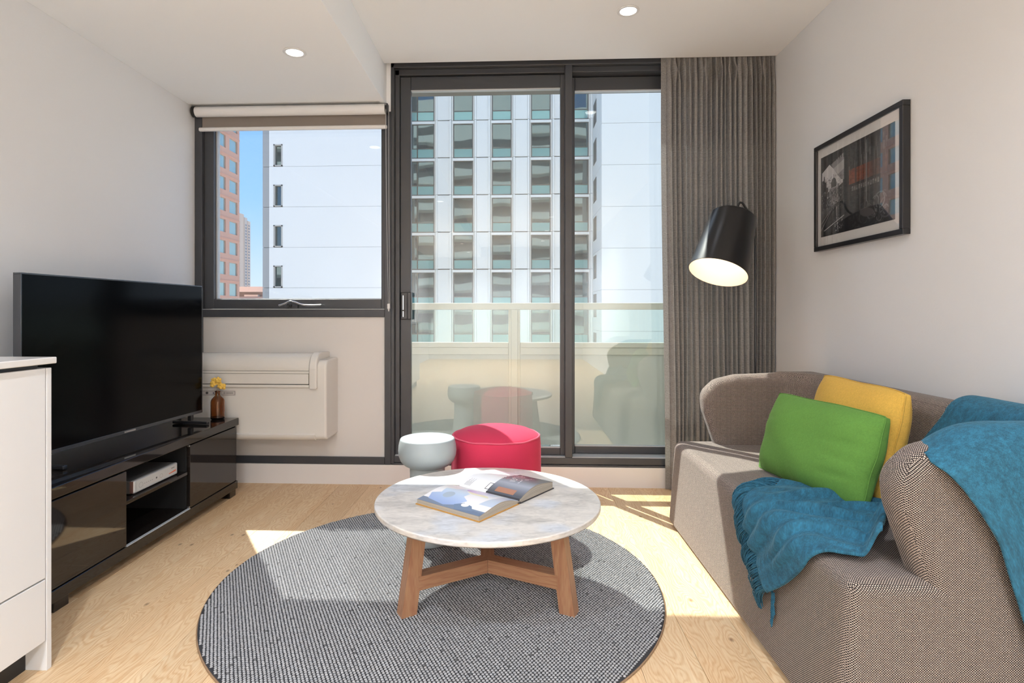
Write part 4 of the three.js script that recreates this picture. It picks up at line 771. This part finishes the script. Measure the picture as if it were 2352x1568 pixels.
  // the corner tassel that hangs lowest
  for (let j = 0; j < 16; j++) { const [a0, z0] = at(0, 1), pts = [], ln = 0.06 + 0.045 * r(), w = (r() - 0.5) * 0.018; for (let i = 0; i <= 5; i++) { const s = i / 5; pts.push(roll(a0 - ln * s, z0 + w * s + 0.006 * Math.sin(s * 5 + j) + (r() - 0.5) * 0.003, 0.006 + 0.008 * (1 - s) * r())); } strands.push(tube(pts, 0.0017, 8, 4)); }
  const f = obj('fringe', strands, m, t); f.userData.kind = 'stuff';
}
console.log('furniture done');

// ---------------------------------------------------------------- city outside
const jointPale = mat(C(0.50, 0.49, 0.47), 0.8), white = mat(C(0.93, 0.915, 0.885), 0.6), offWhite = mat(C(0.78, 0.755, 0.70), 0.6), joint = mat(C(0.20, 0.19, 0.18), 0.8);
const visionGlass = mat(C(0.13, 0.175, 0.18), 0.02, { metalness: 0.75 }), spandrel = mat(C(0.22, 0.43, 0.43), 0.12, { metalness: 0.25 }), glazingBar = mat(C(0.14, 0.13, 0.12), 0.5);
const box = (x0, x1, y0, y1, z0, z1) => { const g = new THREE.BoxGeometry(x1 - x0, y1 - y0, z1 - z0); g.translate((x0 + x1) / 2, (y0 + y1) / 2, (z0 + z1) / 2); return metric(g); };
{
  const t = thing('glazed_building', 'white panelled building with columns of teal reflecting windows across the street', 'building');
  const Z = -46, r = rng(44), Y0 = 16.61, P = 3.003;
  obj('core', box(-9.6, 6.5, -32, 26, Z - 12, Z - 0.5), joint, t);
  const cols = [[-9.2, -6.645], [-5.02, -3.50], [-1.89, -0.395], [1.26, 2.74], [4.28, 5.77]];
  const yTop = 22.6 + 0.0, rows = []; for (let k = -2; k < 11; k++) rows.push(Y0 - k * P);
  const visG = {}, q = new THREE.Quaternion();
  for (const yj of rows) {
    cols.forEach(([x0, x1], c) => {
      obj('sill_band', box(x0 - 0.10, x1 + 0.10, yj - 0.25, yj - 0.045, Z - 0.4, Z - 0.02), white, t);
      const xs = c === 0 ? [[x0, -8.02], [-7.96, x1]] : [[x0, x1]];
      for (const [a, b] of xs) {
        const g = new THREE.PlaneGeometry(b - a - 0.06, 1.93, 6, 6), p = g.attributes.position, s1 = r() * 9, s2 = r() * 9, am = 0.0004 + 0.0010 * r();
        for (let i = 0; i < p.count; i++) p.setZ(i, am * Math.sin(p.getX(i) * 2.6 + s1) * Math.sin(p.getY(i) * 1.9 + s2)); g.computeVertexNormals();
        const o = obj('window_pane', g, visionGlass, t); o.position.set((a + b) / 2, yj - 0.27 - 0.985, Z - 0.16); o.rotation.set((r() - 0.5) * 0.05, (r() - 0.5) * 0.05, 0);
        obj('spandrel_panel', box(a + 0.02, b - 0.02, yj - P + 0.05, yj - 2.27, Z - 0.30, Z - 0.15), spandrel, t);
      }
      obj('window_frame', [box(x0 - 0.05, x0 + 0.03, yj - P, yj - 0.25, Z - 0.35, Z - 0.1), box(x1 - 0.03, x1 + 0.05, yj - P, yj - 0.25, Z - 0.35, Z - 0.1), box(x0, x1, yj - 2.27, yj - 2.20, Z - 0.3, Z - 0.11), box(x0, x1, yj - 0.30, yj - 0.25, Z - 0.3, Z - 0.11), box(x0, x1, yj - P, yj - P + 0.05, Z - 0.3, Z - 0.11), ...(c === 0 ? [box(-8.02, -7.96, yj - P, yj - 0.25, Z - 0.3, Z - 0.11)] : [])], glazingBar, t);
    });
    const piers = [[-6.645, -5.02], [-3.50, -1.89], [-0.395, 1.26], [2.74, 4.28], [5.77, 6.45]];
    piers.forEach(([a, b], c) => {
      const last = c === 4;
      obj('reveal_strip', [box(a + 0.05, a + 0.16, yj - P, yj - 0.03, Z - 0.35, Z - 0.04), ...(last ? [] : [box(b - 0.16, b - 0.05, yj - P, yj - 0.03, Z - 0.35, Z - 0.04)])], offWhite, t);
      obj('pier_fin', [box(a + 0.18, a + 0.32, yj - P + 0.02, yj - 0.01, Z - 0.35, Z + 0.10), ...(last ? [] : [box(b - 0.32, b - 0.18, yj - P + 0.02, yj - 0.01, Z - 0.35, Z + 0.10)])], white, t);
      obj('facade_panel', box(a + 0.33, last ? b : b - 0.33, yj - P + 0.04, yj - 0.04, Z - 0.35, Z), white, t);
    });
  }
}
{
  const t = thing('blank_building', 'plain white rendered building with horizontal joints next to the glazed one', 'building');
  const Z = -41, P = 2.96;
  obj('core', box(6.14, 24, -32, 26, Z - 4.9, Z - 0.04), jointPale, t);
  for (let k = -4; k < 14; k++) { const y = 14.551 - k * P; obj('facade_panel', box(6.098, 24, y - P + 0.025, y, Z - 0.3, Z), white, t);
    obj('side_panel', box(6.09, 6.2, y - P + 0.025, y, Z - 4.85, Z - 0.31), white, t); obj('side_window', box(6.07, 6.12, y - P + 1.0, y - 0.2, Z - 4.2, Z - 2.6), glazingBar, t); }
}
{
  const t = thing('slit_window_building', 'white rendered building with a column of small slit windows seen through the window', 'building');
  const Z = -41, P = 2.947, rev = mat(C(0.55, 0.52, 0.48), 0.6);
  obj('core', box(-18.5, -9.3, -32, 27, Z - 4.8, Z - 0.34), jointPale, t); obj('joint_backing', [box(-17.98, -17.69, -32, 27, Z - 0.3, Z - 0.03), box(-16.98, -9.02, -32, 27, Z - 0.3, Z - 0.03)], jointPale, t);
  for (let k = -5; k < 12; k++) {
    const y = 11.745 - k * P, w0 = y + 0.03, w1 = y + 1.62, a = -17.675, b = -16.996;
    obj('facade_panel', [box(-17.99, a, y + 0.012, y + P - 0.012, Z - 0.34, Z), box(b, -9.0, y + 0.012, y + P - 0.012, Z - 0.34, Z), box(a, b, w1, y + P - 0.012, Z - 0.34, Z)], white, t);
    obj('shaded_corner_panel', box(-18.53, -18.0, y + 1.68 - P * 0.0 + 0.015 - 2.947 + 1.27, y + 1.68 + 1.27 - 0.015, Z - 0.4, Z - 0.12), mat(C(0.42, 0.42, 0.42), 0.7), t);  // corner face of the white block, its shade put into the grey
    const f = obj('window_frame', [box(a, a + 0.10, w0, w1, Z - 0.25, Z + 0.02), box(b - 0.10, b, w0, w1, Z - 0.25, Z + 0.02), box(a, b, w1 - 0.08, w1, Z - 0.25, Z + 0.02), box(a, b, w0, w0 + 0.08, Z - 0.25, Z + 0.02)], rev, t);
    const g = new THREE.PlaneGeometry(b - a - 0.2, w1 - w0 - 0.16); const o = obj('window_pane', g, visionGlass, f); o.position.set((a + b) / 2, (w0 + w1) / 2, Z - 0.2); o.rotation.set(0.01 * Math.sin(k * 3), 0.05 * Math.sin(k * 5), 0);
  }
}
{
  const t = thing('brick_tower', 'pinkish brick office tower with square blue-green windows', 'building');
  const brick = mat(C(0.72, 0.385, 0.265), 0.8), gl = mat(C(0.46, 0.58, 0.53), 0.05, { metalness: 0.4 }), X = -48, Zb = -97.4, Zf = -77;
  obj('core', box(-92, X - 0.3, -32, 46, Zb, Zf - 0.3), brick, t);
  const F = 3.49, n = 23;
  for (let k = 0; k < n; k++) {
    const y = 27.0 - (k - 6) * F;                         // top of a window row
    obj('spandrel_band', [box(X - 0.32, X, y, y + F - 2.1, Zb, Zf), box(-92, X, y, y + F - 2.1, Zf - 0.32, Zf)], brick, t);
    obj('added_ledge', [box(X - 0.3, X + 0.08, y + 0.35, y + 0.50, Zb, Zf), box(-92, X, y + 0.35, y + 0.50, Zf - 0.3, Zf + 0.08)], brick, t);  // added ledge in brick; its cast shadow stands for the panel joint
    for (let c = 0; c < 6; c++) { const z1 = -93.95 - 2.72 + c * 3.98, z0 = z1 + 2.72; obj('window_pane', box(X - 0.28, X - 0.2, y - 2.1, y, z1, Math.min(z0, Zf)), gl, t); obj('brick_pier', box(X - 0.31, X, y - 2.1, y, c ? z1 - 1.26 : Zb, z1), brick, t); }
    for (let c = 0; c < 10; c++) { const x1 = X - 1.2 - c * 3.98, x0 = x1 - 2.72; obj('window_pane', box(x0, x1, y - 2.1, y, Zf - 0.28, Zf - 0.2), gl, t); obj('brick_pier', box(x1, x1 + 1.26, y - 2.1, y, Zf - 0.31, Zf), brick, t); }
  }
}
{
  const t = thing('beige_tower', 'distant beige residential tower under the blue sky', 'building');
  const b = mat(C(0.74, 0.55, 0.42), 0.8), b2 = mat(C(0.66, 0.54, 0.45), 0.8), wd = mat(C(0.30, 0.27, 0.27), 0.4), Z = -300;
  obj('wall', box(-170, -147.3, -32, 54.5, Z - 4, Z), b, t); obj('wall', box(-170, -146.9, -32, 53, Z - 7, Z - 4), b2, t); obj('wall', box(-170, -146.6, -32, 51.5, Z - 10, Z - 7), b, t);
  for (let k = 0; k < 26; k++) for (const z of [Z - 9.2, Z - 6.3]) { const y = 8.5 + k * 1.6; obj('window', box(-147.2, z < Z - 7 ? -146.55 : -146.85, y, y + 0.85, z, z + 1.7), wd, t); }
  for (let k = 0; k < 26; k++) obj('window', box(-148.6, -147.8, 8.5 + k * 1.6, 9.35 + k * 1.6, Z - 0.1, Z + 0.15), wd, t);
  const l = thing('low_building', 'low flat-roofed grey building at the foot of the beige tower', 'building');
  const zl = -120; obj('wall', box(-75, -53.8, -32, 4.6, zl - 15, zl), mat(C(0.30, 0.30, 0.31), 0.8), l); obj('roof_slab', box(-75, -53.5, 5.6, 6.7, zl - 16, zl + 0.5), mat(C(0.70, 0.66, 0.60), 0.8), l);
  obj('upper_wall', box(-75, -54, 4.6, 5.6, zl - 14, zl - 1), mat(C(0.36, 0.34, 0.33), 0.8), l);
  obj('roof_plant', [box(-58.2, -55.2, 4.6, 5.0, zl - 4, zl - 0.2), box(-61.5, -60.4, -2, 4.7, zl - 2, zl + 0.1)], mat(C(0.7, 0.68, 0.64), 0.8), l);
}
{
  const e = structure('wall_exterior_unseen', 'unseen outer face of the apartment building, pale to bounce sunlight', 'wall'), m = mat(C(0.82, 0.79, 0.74), 0.8), bal = mat(C(0.82, 0.79, 0.74), 0.7), dark = mat(C(0.12, 0.13, 0.135), 0.2), zf = -3.66, zb = -3.56;
  obj('facade', [box(-34, XL - 0.16, -32, 34, zf, zb), box(XR + 0.16, 34, -32, 34, zf, zb), box(XL - 0.16, XR + 0.16, 2.91, 34, zf, zb), box(XL - 0.16, XR + 0.16, -32, -0.17, zf, zb)], m, e);  // out of view; bounces sunlight across the street and shows in the facing glass
  for (let k = -10; k < 10; k++) {
    if (k === 0) { for (const [a, b] of [[-34, -4], [4, 34]]) { obj('balcony_front', box(a, b, 0.0, 1.05, -4.4, -4.32), bal, e); obj('glazing_strip', box(a, b, 1.15, 2.6, -3.70, -3.655), dark, e); } continue; }
    const y = k * 3.0; if (k === 1) { for (const [a, b] of [[-34, -6], [4, 34]]) { obj('balcony_front', box(a, b, y, y + 1.05, -4.4, -4.32), bal, e); obj('glazing_strip', box(a, b, y + 1.15, y + 2.6, -3.70, -3.655), dark, e); } continue; }
    obj('balcony_front', box(-34, 34, y, y + 1.05, -4.4, -4.32), bal, e); obj('glazing_strip', box(-34, 34, y + 1.15, y + 2.6, -3.70, -3.655), dark, e);
  }
  const g = structure('ground', 'street level far below', 'ground');
  obj('paving', box(-700, 700, -33, -32, -900, 300), mat(C(0.46, 0.45, 0.43), 0.9), g);
}
scene.traverse(o => { if (o.isMesh) { o.castShadow = true; o.receiveShadow = true; } });
console.log('scene done');
renderer.render(scene, camera);
